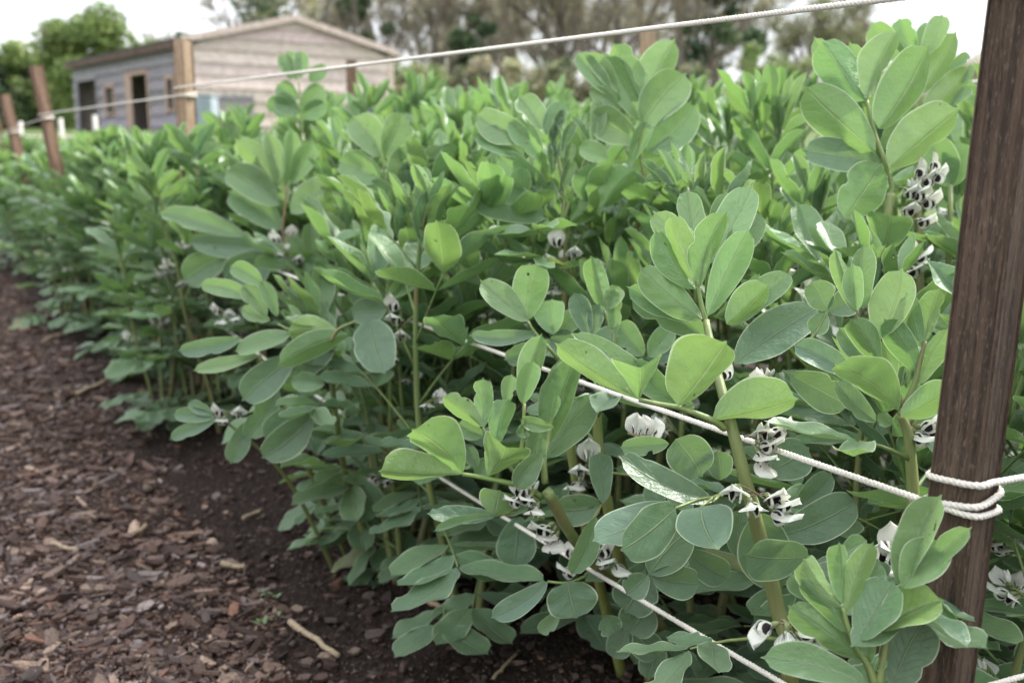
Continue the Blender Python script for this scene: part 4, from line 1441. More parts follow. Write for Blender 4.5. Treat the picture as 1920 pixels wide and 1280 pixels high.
def back_twine(h, label):
    pts = []
    prev = None
    for st, w in ((SB3, .045), (SB2, .045), (SB1, .034)):
        wr = wrap(st, h, w, 1.0, ang_at(st, BP), 0, .01, 1)
        if prev is not None: pts += span(prev, wr[0], .01)
        pts += wr
        prev = wr[-1]
    e = bed(-.4, BW, h + .01)
    pts += span(prev, e, .01) + [e]
    return twine(pts, .003, label, -5)
back_twine(.885, 'white twine along the far side of the bed, glimpsed among the top leaves')

# ------------------------------------------------------------------ ground
def ground():
    mb = MB()
    ys = list(np.concatenate([np.arange(-2, 0.9, .25), np.arange(.9, 4.0, .035), np.arange(4.0, 9, .12), np.arange(9, 30, 1.0), np.array([32, 36, 42, 50, 60, 75, 95, 130, 200, 400, 900])]))
    xs = list(np.concatenate([np.array([-900, -300, -120, -60, -35, -22, -14, -9, -6, -4.5]), np.arange(-3.6, -1.4, .10), np.arange(-1.4, 1.0, .035), np.arange(1.0, 3, .25), np.array([3.5, 5, 8, 13, 22, 35, 60, 120, 300, 900])]))
    vs = [(x, y, ground_z(x, y)) for y in ys for x in xs]
    w = len(xs)
    fs = [(i * w + j, i * w + j + 1, (i + 1) * w + j + 1, (i + 1) * w + j) for i in range(len(ys) - 1) for j in range(w - 1)]
    mb.add(vs, fs)
    o = mb.build('ground', M['ground'])
    tag(o, kind='structure')
ground()

# ------------------------------------------------------------------ wood chips on the path
def chips():
    mb = MB()
    r = random.Random(77)
    cols = [(.070, .040, .029), (.098, .060, .044), (.130, .086, .066), (.052, .030, .023), (.165, .115, .085), (.115, .085, .075), (.26, .19, .14), (.145, .075, .048), (.19, .155, .14)]
    wts = [8, 8, 7, 8, 5, 5, 3.2, 2, 3.5]
    n = 0
    tries = 0
    while n < 64000 and tries < 400000:
        tries += 1
        y = 1.05 + 6.5 * r.random() ** 1.7
        x = r.uniform(-.53 * y - .2, .4)
        t, w = bed_tw(Vector((x, y, 0)))
        if w > .55: continue
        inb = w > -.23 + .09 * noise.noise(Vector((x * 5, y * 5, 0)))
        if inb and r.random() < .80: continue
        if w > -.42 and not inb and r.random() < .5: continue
        L = r.lognormvariate(math.log(.0125), .70)
        if r.random() < .42: L = r.uniform(.004, .010)
        L = min(L, .065) * (1 + .12 * max(0, y - 2))
        W = min(L * r.choice((r.uniform(.08, .2), r.uniform(.22, .5), r.uniform(.3, .7))), .022)
        th = L * r.uniform(.06, .16) + .001
        if inb: L *= .55
        a = r.uniform(0, 6.28)
        tilt = r.gauss(0, .22); tl2 = r.gauss(0, .28)
        c = np.array(r.choices(cols, wts)[0]) * np.array((1.0, .965, .975)) * r.uniform(.55, 1.65) * (1 + .45 * noise.noise(Vector((x * 2.2, y * 2.2, 3))))
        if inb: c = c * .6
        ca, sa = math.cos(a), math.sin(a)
        X = unit(np.array((ca, sa, tilt))); Y = unit(np.array((-sa, ca, tl2))); Z = np.cross(X, Y)
        o = np.array((x, y, ground_z(x, y) + .001 + r.random() * .008))
        k = 6
        ring = []
        for j in range(k):
            b = 2 * math.pi * j / k
            q = r.uniform(.72, 1.12)
            ring.append((math.copysign(abs(math.cos(b)) ** .7, math.cos(b)) * L * q / 2, math.copysign(abs(math.sin(b)) ** .8, math.sin(b)) * W * q / 2))
        bend = r.uniform(-.15, .15) * L
        vs = [o + X * p + Y * q_ + Z * (th / 2 + bend * (2 * p / L) ** 2) for p, q_ in ring] + [o + X * p * .94 + Y * q_ * .94 + Z * (-th / 2 + bend * (2 * p / L) ** 2) for p, q_ in ring]
        fs = [tuple(range(k)), tuple(range(2 * k - 1, k - 1, -1))] + [(j, k + j, k + (j + 1) % k, (j + 1) % k) for j in range(k)]
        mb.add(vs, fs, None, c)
        n += 1
    o = mb.build('wood_chips', M['chip'], smooth=False)
    tag(o, 'brown bark and wood chips covering the path', 'wood chips', kind='stuff')
chips()

def stick(u0, v0, u1, v1, rad, label, m=None, cat='stick', name='dry_stick', flat=1.0):
    def g(u, v):
        r_ = FW + RT * ((u - 960) / F) - UPV * ((v - 640) / F)
        t = (H - .012) / -r_.z
        p = EYE + r_ * t
        return Vector((p.x, p.y, ground_z(p.x, p.y) + rad * .8 + .006))
    a, b = g(u0, v0), g(u1, v1)
    r = random.Random(int(u0 * 7 + v0))
    pts = [a.lerp(b, i / 7) + Vector((r.uniform(-1, 1), r.uniform(-1, 1), r.uniform(-.3, .8))) * rad * .5 for i in range(8)]
    mb = MB()
    loc = (a + b) / 2
    tube(mb, [p - loc for p in pts], [rad * (1 - .25 * i / 7) * r.uniform(.88, 1.1) for i in range(8)], 7)
    o = mb.build(name, m or M['straw'])
    o.location = loc
    tag(o, label, cat, 'dry sticks and straw lying on the ground')
stick(545, 1172, 632, 1228, .0058, 'pale dry bean stalk lying on the soil at the bottom of the photo')
stick(96, 1012, 146, 1030, .0052, 'short whitish stick lying on the wood chip path')
stick(415, 1054, 462, 1060, .006, 'stubby pale straw piece at the edge of the dark soil')
stick(795, 1130, 850, 1165, .0055, 'brown broken twig on the soil below the leaning plant', M['post_tan'])
stick(925, 1280, 972, 1240, .0028, 'thin tan straw on the soil at the bottom edge')
stick(455, 970, 490, 955, .005, 'tan twig on the soil beside the bed edge')
stick(145, 737, 195, 718, .0075, 'long pale chip of wood on the path further back')
stick(250, 1000, 275, 985, .006, 'curled pale wood sliver on the path centre')
stick(80, 640, 135, 618, .0065, 'thin tan twig far along the path')

# weeds: little green sprouts on the soil edge
def sprout(u, v, label):
    r_ = FW + RT * ((u - 960) / F) - UPV * ((v - 640) / F)
    p = EYE + r_ * (H / -r_.z)
    r = random.Random(int(u))
    mb = MB()
    for i in range(9):
        a = r.uniform(0, 6.28)
        d = np.array((math.cos(a), math.sin(a), .5))
        b = np.array((r.uniform(-.02, .02), r.uniform(-.02, .02), 0.004))
        leaflet(mb, b, b + unit(d) * r.uniform(.008, .016), .006, (0, 0, 1), R(15), 0, .02, (.13, .24, .03), .6, .5, (5, 4), r)
    o = mb.build('weed_seedling', M['leaf'])
    o.location = (p.x, p.y, ground_z(p.x, p.y) + .008)
    tag(o, label, 'weed', 'small weeds on the soil')
sprout(505, 1132, 'tiny bright green weed seedling on the dark soil')
sprout(498, 1178, 'tiny green weed seedling closest to the pale dry stalk')

# ------------------------------------------------------------------ shed
def shed():
    k = 1.39
    Yc = 18 * k
    c0 = at_y(345, 78, Yc)                       # near eave corner
    g = Vector((1, .78, 0)).normalized()         # along the gable
    sd = Vector((-.78, 1, 0)).normalized()       # along the side
    gl, sl = 3.98 * k, 6.33 * k
    ez = c0.z
    base = ground_z(c0.x, c0.y) - .15
    O = Vector((c0.x, c0.y, 0))
    apex_z = at_y(550, 45, Yc + 1.7 * k).z
    root = empty('timber_shed', (O.x, O.y, base + .15), 'weathered timber shed with low gable roof beyond the bean bed', 'shed')
    ro = Vector((O.x, O.y, base + .15))
    def rel(p): return p - ro
    up = Vector((0, 0, 1))
    # gable wall: overlapping horizontal boards
    mb = MB()
    bh = .29
    z = base
    r = random.Random(3)
    i = 0
    while z < apex_z:
        zt = z + bh
        if zt <= ez: a, b = 0, gl
        else:
            f = (min(zt, apex_z) - ez) / (apex_z - ez) * gl / 2
            a, b = f, gl - f
        if zt < apex_z + bh * .6:
            fl = max(0, (z - ez) / (apex_z - ez)) * gl / 2
            a0_, b0_ = fl, gl - fl
            fl = max(0, (min(zt + .02, apex_z) - ez) / (apex_z - ez)) * gl / 2
            a, b = fl, gl - fl
            o = O + up * z
            th = .05
            cc = r.uniform(.82, 1.12)
            tint = (cc, cc * r.uniform(.94, 1.02), cc * r.uniform(.92, 1.03))
            v = [o + g * a0_ - sd * th, o + g * b0_ - sd * th, o + g * b - sd * .004 + up * (bh + .02), o + g * a - sd * .004 + up * (bh + .02),
                 o + g * a0_ + sd * .02, o + g * b0_ + sd * .02, o + g * b + sd * .02 + up * (bh + .02), o + g * a + sd * .02 + up * (bh + .02)]
            mb.add([A(rel(p)) for p in v], [(0, 1, 2, 3), (7, 6, 5, 4), (0, 4, 5, 1), (3, 2, 6, 7), (0, 3, 7, 4), (1, 5, 6, 2)], None, tint)
        z += bh
    # back gable + far side (closed)
    def rect(p, ax, az, th):
        box(mb, rel(p), ax, th, az, (.8, .8, .8))
    rect(O + sd * sl + up * base, g * gl, up * (ez - base), sd * .03)
    rect(O + g * gl + up * base + sd * .021, sd * (sl - .03), up * (ez - base), -g * .03)
    v = [O + sd * (sl + .031) + up * ez, O + sd * (sl + .031) + g * gl + up * ez, O + sd * (sl + .031) + g * gl / 2 + up * apex_z]
    mb.add([A(rel(p)) for p in v], [(0, 1, 2)], None, (.8, .8, .8))
    # attribute-tinted boards
    mw = plain_material("gable_boards", (.47, .375, .335), (.76, .655, .60), 3, .85, (2, 2, 10), .2, attr=True)
    mb.build('gable_wall', mw, root, smooth=False)
    # side wall with openings
    def dist(u):
        rr = (u - 960) / F * math.cos(TH)   # x/y at the horizon
        # O.x + s*sd.x = rr*(O.y + s*sd.y)
        return (rr * O.y - O.x) / (sd.x - rr * sd.y)
    def zz(v, s):
        p = O + sd * s
        return at_y(100, v, p.y).z
    ops = [(max(.3, dist(190)), min(sl - .25, dist(156)), base, zz(152, 7.5), 'porch'), (dist(222), dist(207), zz(212, 5), zz(163, 5), 'window'),
           (dist(285), dist(247), base, zz(140, 3), 'door'), (dist(334), dist(322), zz(205, .8), zz(148, .8), 'window')]
    ops = [(min(a, b), max(a, b), lo, hi, kd) for a, b, lo, hi, kd in ops]
    mb = MB()
    z = base
    while z < ez:
        zt = min(z + bh, ez)
        cuts = sorted([(a, b) for a, b, lo, hi, kd in ops if lo < z + bh * .5 < hi])
        s0 = 0.026
        cc = r.uniform(.75, 1.15)
        tint = (cc, cc * r.uniform(.95, 1.02), cc * r.uniform(.95, 1.06))
        for a, b in cuts + [(sl, sl)]:
            if a - s0 > .02:
                o = O + sd * s0 + up * z
                L = a - s0
                v = [o - g * .045, o + sd * L - g * .045, o + sd * L - g * .004 + up * (zt - z + .015), o - g * .004 + up * (zt - z + .015),
                     o + g * .02, o + sd * L + g * .02, o + sd * L + g * .02 + up * (zt - z + .015), o + g * .02 + up * (zt - z + .015)]
                mb.add([A(rel(p)) for p in v], [(3, 2, 1, 0), (4, 5, 6, 7), (1, 5, 4, 0), (7, 6, 2, 3), (4, 7, 3, 0), (2, 6, 5, 1)], None, tint)
            s0 = b
        z += bh
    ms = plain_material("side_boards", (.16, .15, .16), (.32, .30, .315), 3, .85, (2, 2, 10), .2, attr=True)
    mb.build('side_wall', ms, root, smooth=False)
    # frames
    for a, b, lo, hi, kd in ops:
        m2 = MB()
        fw = .10
        for s in (a - fw, b):
            box(m2, rel(O + sd * s - g * .05 + up * (lo - (.05 if kd == 'window' else 0))), sd * fw, g * .08, up * (hi - lo + .1))
        box(m2, rel(O + sd * a - g * .052 + up * hi), sd * (b - a), g * .08, up * .10)
        if kd == 'window':
            box(m2, rel(O + sd * a - g * .055 + up * (lo - .06)), sd * (b - a), g * .09, up * .06)
        nm = {'porch': 'porch_opening', 'window': 'window', 'door': 'doorway'}[kd]
        w_ = m2.build(nm, M['trim'] if kd != 'porch' else M['board_grey'], root, smooth=False)
        if kd == 'window':
            m3 = MB()
            box(m3, rel(O + sd * a + g * .005 + up * lo), sd * (b - a), g * .01, up * (hi - lo))
            m3.build('pane', M['inside'], w_, smooth=False)  # opaque panel, the dim room behind it is in its colour
        if kd == 'door':
            m3 = MB()
            box(m3, rel(O + sd * (b - .04) - g * .06 + up * lo), -sd * (b - a) * .42 - g * .10, g * .04, up * (hi - lo - .02))
            m3.build('door_leaf', M['trim'], w_, smooth=False)
    # roof: two slabs with overhang
    mb = MB()
    ov = .14
    mid = O + g * gl / 2
    pitch = (apex_z - ez) / (gl / 2)
    for s in (-1, 1):
        e_ = mid + s * g * (gl / 2 + ov) - sd * ov
        ze = ez - pitch * ov + .03
        p0 = Vector((e_.x, e_.y, ze)); p1 = mid - sd * ov + up * (apex_z + .03)
        dv = sd * (sl + 2 * ov)
        th = up * .10
        box(mb, rel(p0), p1 - p0, dv, th)
    mb.build('roof', M['roof'], root, smooth=False)
    mb = MB()
    for s in (-1, 1):
        e_ = mid + s * g * (gl / 2 + ov) - sd * (ov + .035)
        ze = ez - pitch * ov - .02
        p0 = Vector((e_.x, e_.y, ze)); p1 = mid - sd * (ov + .035) + up * (apex_z - .02)
        box(mb, rel(p0), p1 - p0, sd * .033, up * .15)
    mb.build('bargeboard', M['board_pale'], root, smooth=False)
    mb = MB()
    e_ = O - g * (ov + .03) - sd * ov + up * (ez - pitch * ov - .10)
    box(mb, rel(e_), sd * (sl + 2 * ov), g * .028, up * .16)
    mb.build('fascia', M['fascia'], root, smooth=False)
    mb = MB()
    box(mb, rel(O - sd * .05 - g * .05 + up * base), g * .16, sd * .049, up * (ez - base))
    box(mb, rel(O + g * (gl - .11) - sd * .05 + up * base), g * .16, sd * .049, up * (ez - base))
    mb.build('corner_board', M['board_pale'], root, smooth=False)
    # things in front of the gable
    p = at_y(385, 210, Yc - 1.2)
    mb = MB()
    gz = ground_z(p.x, p.y)
    wid = 36 * (Yc - 1.2) / F
    hgt = at_y(385, 178, Yc - 1.2).z - gz
    pr = [(0, .0), (.06, .04), (1, .06), (1.0, .0)]
    box(mb, (-wid / 2, -.3, 0), (wid, 0, 0), (0, .6, 0), (0, 0, hgt * .94))
    box(mb, (-wid / 2 - .03, -.33, hgt * .945), (wid + .06, 0, 0), (0, .66, 0), (0, 0, hgt * .05))
    for j in range(3):
        box(mb, (-wid / 2 + wid * (.18 + .28 * j), -.325, hgt * .08), (wid * .08, 0, 0), (0, .022, 0), (0, 0, hgt * .8))
    o = mb.build('water_tank', M['tank'], smooth=False)
    o.location = (p.x, p.y, gz)
    tag(o, 'pale blue lidded water tank standing by the shed corner', 'tank')
    a, b = at_y(405, 200, Yc - .8), at_y(478, 200, Yc - .3)
    gz = ground_z(a.x, a.y)
    mb = MB()
    top = at_y(440, 174, Yc - .6).z - gz
    dv = Vector((b.x - a.x, b.y - a.y, 0)); L = dv.length; dv.normalize()
    nn = Vector((-dv.y, dv.x, 0))
    for j in range(13):
        box(mb, dv * (L * j / 13), dv * L / 13 * .62, nn * .02, up * (top - .03 * (j % 3)))
    for q in (.25, .8):
        box(mb, up * top * q + nn * .0205, dv * L, nn * .03, up * .08)
    o = mb.build('slatted_pallet', M['board_grey'], smooth=False)
    o.location = (a.x, a.y, gz)
    tag(o, 'grey slatted pallet stood upright against the gable', 'pallet')
    p = at_y(677, 190, Yc - 1)
    gz = ground_z(p.x, p.y)
    top = at_y(677, 180, Yc - 1).z - gz
    mb = MB()
    w = 42 * (Yc - 1) / F
    box(mb, (-w / 2 * .9, -.3, 0), (w * .9, 0, 0), (0, .5, 0), (0, 0, top * .9))
    box(mb, (-w / 2, -.33, top * .905), (w, 0, 0), (0, .56, 0), (0, 0, top * .09))
    o = mb.build('storage_bin', M['bin_blue'], smooth=False)
    o.location = (p.x, p.y, gz)
    tag(o, 'dark blue lidded bin below the right end of the gable', 'bin')
shed()

# low white stakes and cord of another plot on the left
def plot_stakes():
    prev = None
    rows = [((40, 262), (38, 228), 15.5, 'whitened low stake of the next plot, nearest the left edge'), ((117, 258), (113, 222), 14.5, 'whitened low stake between the two leaning brown stakes'), ((180, 255), (177, 216), 13.5, 'whitened low stake before the dark porch of the shed')]
    tops = []
    for (u0, v0), (u1, v1), Y, lab in rows:
        a = at_y(u0, v0, Y); b = at_y(u1, v1, Y)
        gz = ground_z(a.x, a.y)
        mb = MB()
        hh = b.z - gz
        tube(mb, [(0, 0, -.1), (0, 0, hh * .5), (b.x - a.x, 0, hh)], [.035, .034, .03], 6)
        o = mb.build('garden_stake', M['stake_white'])
        o.location = (a.x, a.y, gz)
        tag(o, lab, 'stake', 'low stakes of the neighbouring plot')
        tops.append((a.x, a.y, gz + hh * .72))
    l = Vector(tops[0]); rr = Vector(tops[-1])
    pts = [l + (l - Vector(tops[1])) * .8] + [Vector(t) for t in tops] + [rr + (rr - Vector(tops[1])) * 1.2]
    mb = MB()
    tube(mb, [p - pts[0] + Vector((0, -.03, 0)) for p in pts], .012, 5)
    o = mb.build('plot_cord', M['twine'])
    o.location = pts[0]
    tag(o, 'pale cord strung between the low whitened stakes on the far plot', 'cord')
plot_stakes()

# ------------------------------------------------------------------ trees and hedges
def leaf_cloud(mb, centres, n, size, cols, r):
    """many small leaf-sized faces in clumps; centres = list of (c, radius)"""
    wt = [c[1] ** 2 for c in centres]
    idx = r.choices(range(len(centres)), wt, k=n)
    V = []; Fc = []; C = []
    for q in idx:
        c, rad = centres[q]
        d = np.array((r.gauss(0, 1), r.gauss(0, 1), r.gauss(0, 1)))
        d = unit(d) * rad * (r.random() ** .45)
        p = np.array(c) + d * np.array((1, 1, .85))
        a = unit(np.array((r.gauss(0, 1), r.gauss(0, 1), r.gauss(0, .6))))
        b = unit(np.cross(a, np.array((r.gauss(0, 1), r.gauss(0, 1), r.gauss(0, 1)))))
        s = size * r.uniform(.6, 1.4)
        k = len(V)
        n_ = np.cross(a, b) * s * .15
        V += [p - a * s, p + b * s * .45 + n_, p + a * s, p - b * s * .45 + n_]
        Fc.append((k, k + 1, k + 2, k + 3))
        cc = jit(cols[(q * 7 + r.randrange(2)) % len(cols)], r, .25)
        C += [cc] * 4
    mb.add(V, Fc, None, np.array(C))

def limbs(trunk, twigs, base, height, rad, r, depth=4, spread=.5, col=(1, 1, 1), nodes=None, first=.3, nb=(3, 5), twig_r=.012):
    def grow(p, d, L, rr, lev):
        pts = [p]
        dd = d.copy()
        n = 5
        for i in range(n):
            dd = unit(dd + np.array((r.gauss(0, .12), r.gauss(0, .12), r.gauss(.03, .08))))
            pts.append(pts[-1] + dd * L / n)
        end = rr * (.62 if lev < depth else .4)
        tube(trunk if lev <= 2 else twigs, pts, [rr + (end - rr) * i / n for i in range(n + 1)], 6 if lev < 2 else 3, cap=False)
        if nodes is not None and lev >= depth - 1:
            nodes.append(pts[-1]); nodes.append(pts[3])
        if lev >= depth: return
        kk = r.randint(*nb) + (3 if lev == 0 else 0)
        for j in range(kk):
            t = r.uniform(first if lev == 0 else .3, 1.0)
            i = min(n - 1, int(t * n))
            q = pts[i] + (pts[i + 1] - pts[i]) * (t * n - i)
            ax = unit(np.array((r.gauss(0, 1), r.gauss(0, 1), r.gauss(.15, .5))))
            nd = unit(dd * (1 - spread * .5) + ax * spread * r.uniform(.6, 1.2) + np.array((0, 0, .12)))
            grow(q, nd, L * r.uniform(.42, .66), max(twig_r, rr * (1 - .45 * t) * r.uniform(.42, .6)), lev + 1)
    grow(np.array(base, float), np.array((r.uniform(-.05, .05), r.uniform(-.05, .05), 1.0)), height, rad, 0)

BARE = {}
def tree(name, u, Y, top_v, width_px, kind, label, seed, n=3000, cols=None, cat='tree', bare=False, group=None, leafsz=.10):
    r = random.Random(seed)
    p = at_y(u, 250, Y)
    gz = ground_z(p.x, p.y)
    hgt = at_y(u, top_v, Y).z - gz
    rad = width_px * Y / F / 2
    if kind == 'bare':
        key = (id(cols), seed % 3)
        if key in BARE:
            o = copy_tree(BARE[key][0])
            k = hgt / BARE[key][1]
            o.location = (p.x, p.y, gz - .1)
            o.rotation_euler = (0, 0, r.uniform(0, 6.28))
            o.scale = (k * r.uniform(.85, 1.1), k, k)
            return tag(o, label, cat, group)
    root = empty(name, (p.x, p.y, gz - .1), label, cat, group)
    if kind == 'bare': BARE[key] = (root, hgt)
    trunk, crown = MB(), MB()
    nodes = []
    if kind == 'bare':
        tw = MB()
        limbs(trunk, tw, (0, 0, 0), hgt * .62, .02 * hgt + .05, r, 5, .62, nodes=nodes, first=.10, nb=(4, 5), twig_r=.014)
        # young buds hanging on the twig ends
        cen = [(q, .30) for q in nodes[::2]]
        leaf_cloud(tw, cen, 4200, .065, cols or [(.20, .18, .08), (.16, .15, .07), (.24, .22, .12)], r)
        trunk.build('trunk', M['bark'], root)
        # twigs carry the tint of bark, buds their own
        tw.C = [np.where(np.all(c == 1, axis=1)[:, None], np.array((.29, .25, .20)), c) if len(c) else c for c in tw.C]
        tw.build('crown', M['tree_leaf'], root, smooth=False)
    else:
        tw = MB()
        limbs(trunk, trunk, (0, 0, 0), hgt * .6, .018 * hgt + .05, r, 3, .55, nodes=nodes, first=.15, twig_r=.02)
        cen = []
        nb_ = 30
        for i in range(nb_):
            if kind == 'ivy':
                z = hgt * r.uniform(.06, .97)
                k = rad * (1.05 - .55 * abs(z / hgt - .4))
            elif kind == 'round':
                z = hgt * r.uniform(.10, .93)
                k = rad * max(.25, math.sqrt(max(0, 1 - ((z / hgt - .45) / .55) ** 2)))
            else:
                z = hgt * r.uniform(.03, .9)
                k = rad
            a = r.uniform(0, 6.28)
            q = k * math.sqrt(r.random()) * .85
            cen.append((np.array((math.cos(a) * q, math.sin(a) * q, z)), rad * r.uniform(.18, .38)))
        leaf_cloud(crown, cen, n, leafsz, cols, r)
        trunk.build('trunk', M['bark'], root)
        crown.build('crown', M['tree_leaf'], root, smooth=False)
    return root

GR = [(.15, .21, .07), (.20, .28, .09), (.26, .33, .11)]
DK = [(.06, .10, .05), (.09, .135, .065), (.12, .165, .08)]
PL = [(.24, .28, .11), (.18, .23, .09), (.30, .32, .16)]
OL = [(.36, .33, .21), (.44, .40, .28), (.32, .33, .18)]
GP = 'trees along the far side of the plots'
tree('green_tree', 185, 42, 12, 250, 'round', 'large rounded bright green tree left of the shed', 1, 9000, GR, group=GP, leafsz=.13)
tree('green_tree', 262, 47, 72, 150, 'round', 'lower green tree tucked against the left of the shed roof', 2, 4000, GR, group=GP, leafsz=.13)
tree('dark_tree', 30, 46, 92, 200, 'bush', 'dark green bushy tree at the left edge below the sky', 3, 5000, DK + [(.05, .10, .03)], group=GP, leafsz=.13)
tree('green_tree', 95, 45, 58, 170, 'bush', 'loose green tree filling the gap left of the rounded one', 23, 4500, GR, group=GP, leafsz=.13)
tree('bare_tree', 285, 62, 28, 110, 'bare', 'pale hazy tree just coming into leaf behind the green one', 4, 2500, PL, group=GP, leafsz=.12)
tree('pine_tree', 358, 75, 42, 60, 'round', 'small dark tree top showing above the left roof edge', 5, 2500, DK, group=GP, leafsz=.16)
tree('ivy_tree', 540, 44, -160, 210, 'ivy', 'dark spreading tree rising behind the shed ridge', 6, 3500, DK + OL, group=GP, leafsz=.13)
tree('bare_tree', 470, 52, -60, 200, 'bare', 'bare branching tree over the left slope of the shed roof', 61, 800, OL, group=GP)
tree('ivy_tree', 690, 43, -120, 130, 'ivy', 'dark ivy covered tree at the right end of the shed roof', 7, 5500, DK, group=GP, leafsz=.13)
tree('bare_tree', 800, 45, -150, 260, 'bare', 'bare olive brown tree right of the shed', 8, 2500, OL, group=GP)
tree('ivy_tree', 890, 42, 25, 110, 'ivy', 'dark ivy clad stump of a tree above the top twine', 9, 4500, DK, group=GP, leafsz=.13)
tree('bare_tree', 985, 47, -180, 260, 'bare', 'bare tree right of the ivy clad stump', 10, 1800, OL, group=GP)
tree('bare_tree', 1075, 44, -200, 240, 'bare', 'bare tree with twin trunks at the middle of the skyline', 11, 1600, OL, group=GP)
tree('bare_tree', 1165, 46, -190, 240, 'bare', 'bare tree behind the tall pale tipped bean plant', 12, 1600, OL, group=GP)
tree('bare_tree', 1255, 50, -150, 220, 'bare', 'bare tree left of the big ivy tree', 13, 1000, OL, group=GP)
tree('ivy_tree', 1350, 43, -120, 190, 'ivy', 'big dark green ivy tree below the top twine at right', 14, 6500, DK + [(.04, .075, .025)], group=GP, leafsz=.13)
tree('bare_tree', 1480, 52, -40, 200, 'bare', 'thin bare tree right of the big ivy tree', 15, 1800, PL, group=GP)
tree('bare_tree', 1620, 60, 5, 190, 'bare', 'faint bare tree against the white sky at right', 16, 1500, PL, group=GP)
tree('bare_tree', 1790, 85, 70, 190, 'bare', 'distant bare tree low on the skyline beside the dark stake', 17, 1500, OL, group=GP)
GB = 'bushes along the far hedge'
for i, (u, Y, tv, wd, cl, lab) in enumerate([
    (770, 38, 95, 150, GR[:2] + OL, 'olive green bush right of the shed wall'), (850, 40, 120, 130, OL + DK, 'brownish bush under the bare olive tree'),
    (960, 39, 95, 150, OL + PL[:1], 'tan and olive thicket bush above the hidden back twine'), (1050, 40, 110, 150, OL + DK[:1], 'dull brown thicket under the twin trunked tree'),
    (1150, 39, 120, 150, OL + GR[:1], 'olive bush behind the tall pale tipped bean plant'), (1260, 40, 105, 150, DK + OL, 'dark bush left of the ivy tree foot'),
    (1440, 38, 75, 150, PL + GR, 'light green bush right of the ivy tree'), (1560, 39, 85, 150, PL + GR[:1], 'pale green bush behind the right bean tips'),
    (1680, 42, 105, 160, GR + PL, 'green bush hidden behind the tallest bean plant'), (1810, 48, 110, 150, GR + OL, 'green hedge bush beside the dark near stake'), (1930, 46, 105, 150, GR + OL, 'green hedge bush at the right edge'),
    (110, 50, 130, 160, GR, 'green bush under the large rounded tree'), (-20, 40, 150, 120, DK + GR[:1], 'dark bush at the left edge')]):
    tree('hedge_bush', u, Y, tv, wd, 'bush', lab, 40 + i, 3200, cl, cat='bush', group=GB, leafsz=.11)

for i, u in enumerate((620, 735, 850, 930, 1020, 1120, 1210, 1300, 1410, 1540)):
    tree('bare_tree', u, 58 + (i * 7) % 11, -60 - (i * 53) % 90, 260, 'bare', 'bare tree of the second line, %s' % ('behind the shed ridge', 'behind the shed end wall', 'right of the shed wall', 'behind the ivy clad stump', 'left of the twin trunks', 'right of the twin trunks', 'over the tall pale tipped bean', 'left of the big ivy tree', 'right of the big ivy tree', 'over the right bean tips')[i], 70 + i, 900, OL, group=GP, leafsz=.12)
# far hedge line
mb = MB()
r = random.Random(9)
cen = []
for i in range(150):
    x = -60 + 120 * i / 150
    cen.append((np.array((x, 64 + r.uniform(-2, 2), ground_z(x, 64) + r.uniform(.5, 3.2))), r.uniform(.9, 1.7)))
leaf_cloud(mb, cen, 14000, .22, OL + DK + GR[:1], r)
tag(mb.build('far_woods', M['tree_leaf'], smooth=False), 'hazy brown green woodland edge behind the trees', 'woods', kind='stuff')

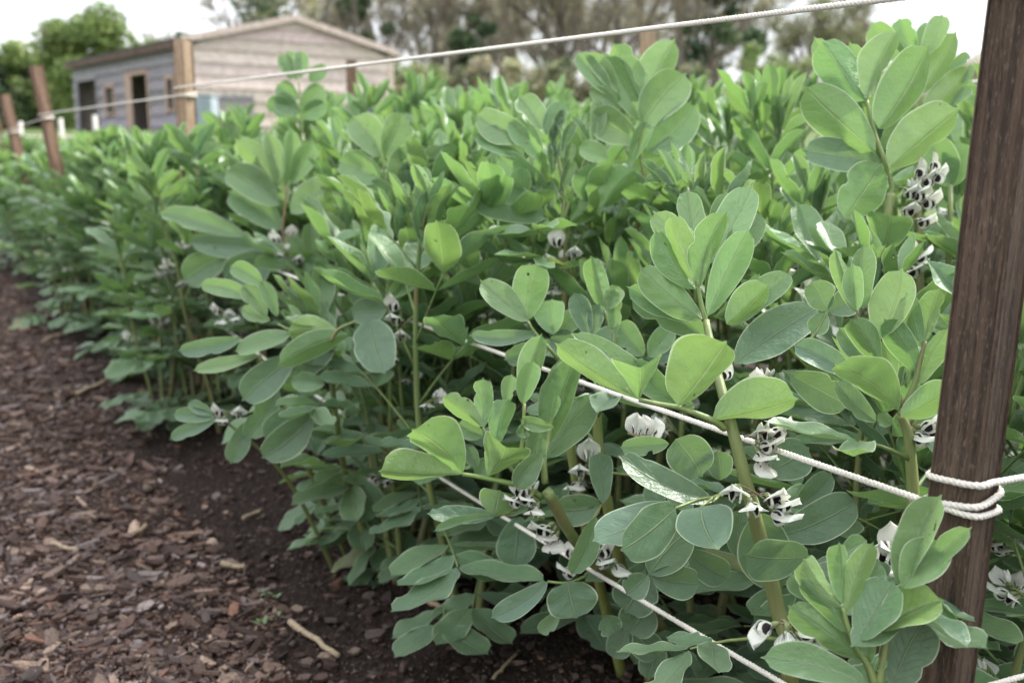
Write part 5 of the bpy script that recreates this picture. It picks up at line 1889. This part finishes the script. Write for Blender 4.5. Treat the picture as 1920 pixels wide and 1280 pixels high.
# ------------------------------------------------------------------ light and sky
SUN_EL, SUN_AZ = R(42), R(56)      # azimuth measured from +Y towards +X
sun = bpy.data.lights.new("sun", 'SUN')
sun.energy = 3.7
sun.angle = R(8)
sun.color = (1, .965, .905)
so = bpy.data.objects.new("sun", sun)
COL.objects.link(so)
dirv = Vector((math.sin(SUN_AZ) * math.cos(SUN_EL), math.cos(SUN_AZ) * math.cos(SUN_EL), math.sin(SUN_EL)))
so.rotation_euler = dirv.to_track_quat('Z', 'Y').to_euler()
so.location = (0, 0, 30)

w = bpy.data.worlds.new("World")
sc.world = w
w.use_nodes = True
nt = w.node_tree
nt.nodes.clear()
out = nt.nodes.new("ShaderNodeOutputWorld")
bg = nt.nodes.new("ShaderNodeBackground")
sky = nt.nodes.new("ShaderNodeTexSky")
sky.sky_type = 'NISHITA'
sky.sun_disc = False
sky.sun_elevation = SUN_EL
sky.sun_rotation = SUN_AZ
sky.air_density = 1.2
sky.dust_density = 2.0
tc = nt.nodes.new("ShaderNodeTexCoord")
mp = mapping(nt, tc.outputs["Generated"], (1.2, 1.2, 3.5))
cl = noise_n(nt, mp, 2.2, 6, .6)
cover = math_n(nt, 'MULTIPLY_ADD', smooth(nt, cl, .28, .55), .40, .58)
hs = math_n(nt, 'MULTIPLY_ADD', smooth(nt, cl, .3, .72), 4.2, 7.7)
cc = nt.nodes.new("ShaderNodeCombineColor")
for i, k in enumerate((.94, .97, 1.03)):
    nt.links.new(math_n(nt, 'MULTIPLY', hs, k), cc.inputs[i])
sepz = nt.nodes.new("ShaderNodeSeparateXYZ")
nt.links.new(tc.outputs["Generated"], sepz.inputs[0])
grad = math_n(nt, 'MULTIPLY_ADD', math_n(nt, 'MAXIMUM', sepz.outputs[2], 0.0), 1.1, .62)
gcol = nt.nodes.new("ShaderNodeCombineColor")
for i in range(3):
    nt.links.new(grad, gcol.inputs[i])
ccg = mix_c(nt, 1.0, cc.outputs[0], gcol.outputs[0], 'MULTIPLY')
c = mix_c(nt, cover, sky.outputs[0], ccg)
nt.links.new(c, bg.inputs[0])
bg.inputs[1].default_value = .09
nt.links.new(bg.outputs[0], out.inputs[0])

vs = sc.view_settings
vs.view_transform = 'Standard'
vs.look = 'None'
vs.exposure = 1.16
vs.gamma = 1
vs.use_curve_mapping = False
sc.cycles.max_bounces = 7
sc.cycles.diffuse_bounces = 3
sc.cycles.glossy_bounces = 2
sc.cycles.transmission_bounces = 3
sc.cycles.transparent_max_bounces = 4
sc.cycles.use_denoising = True
print("plants", cnt)
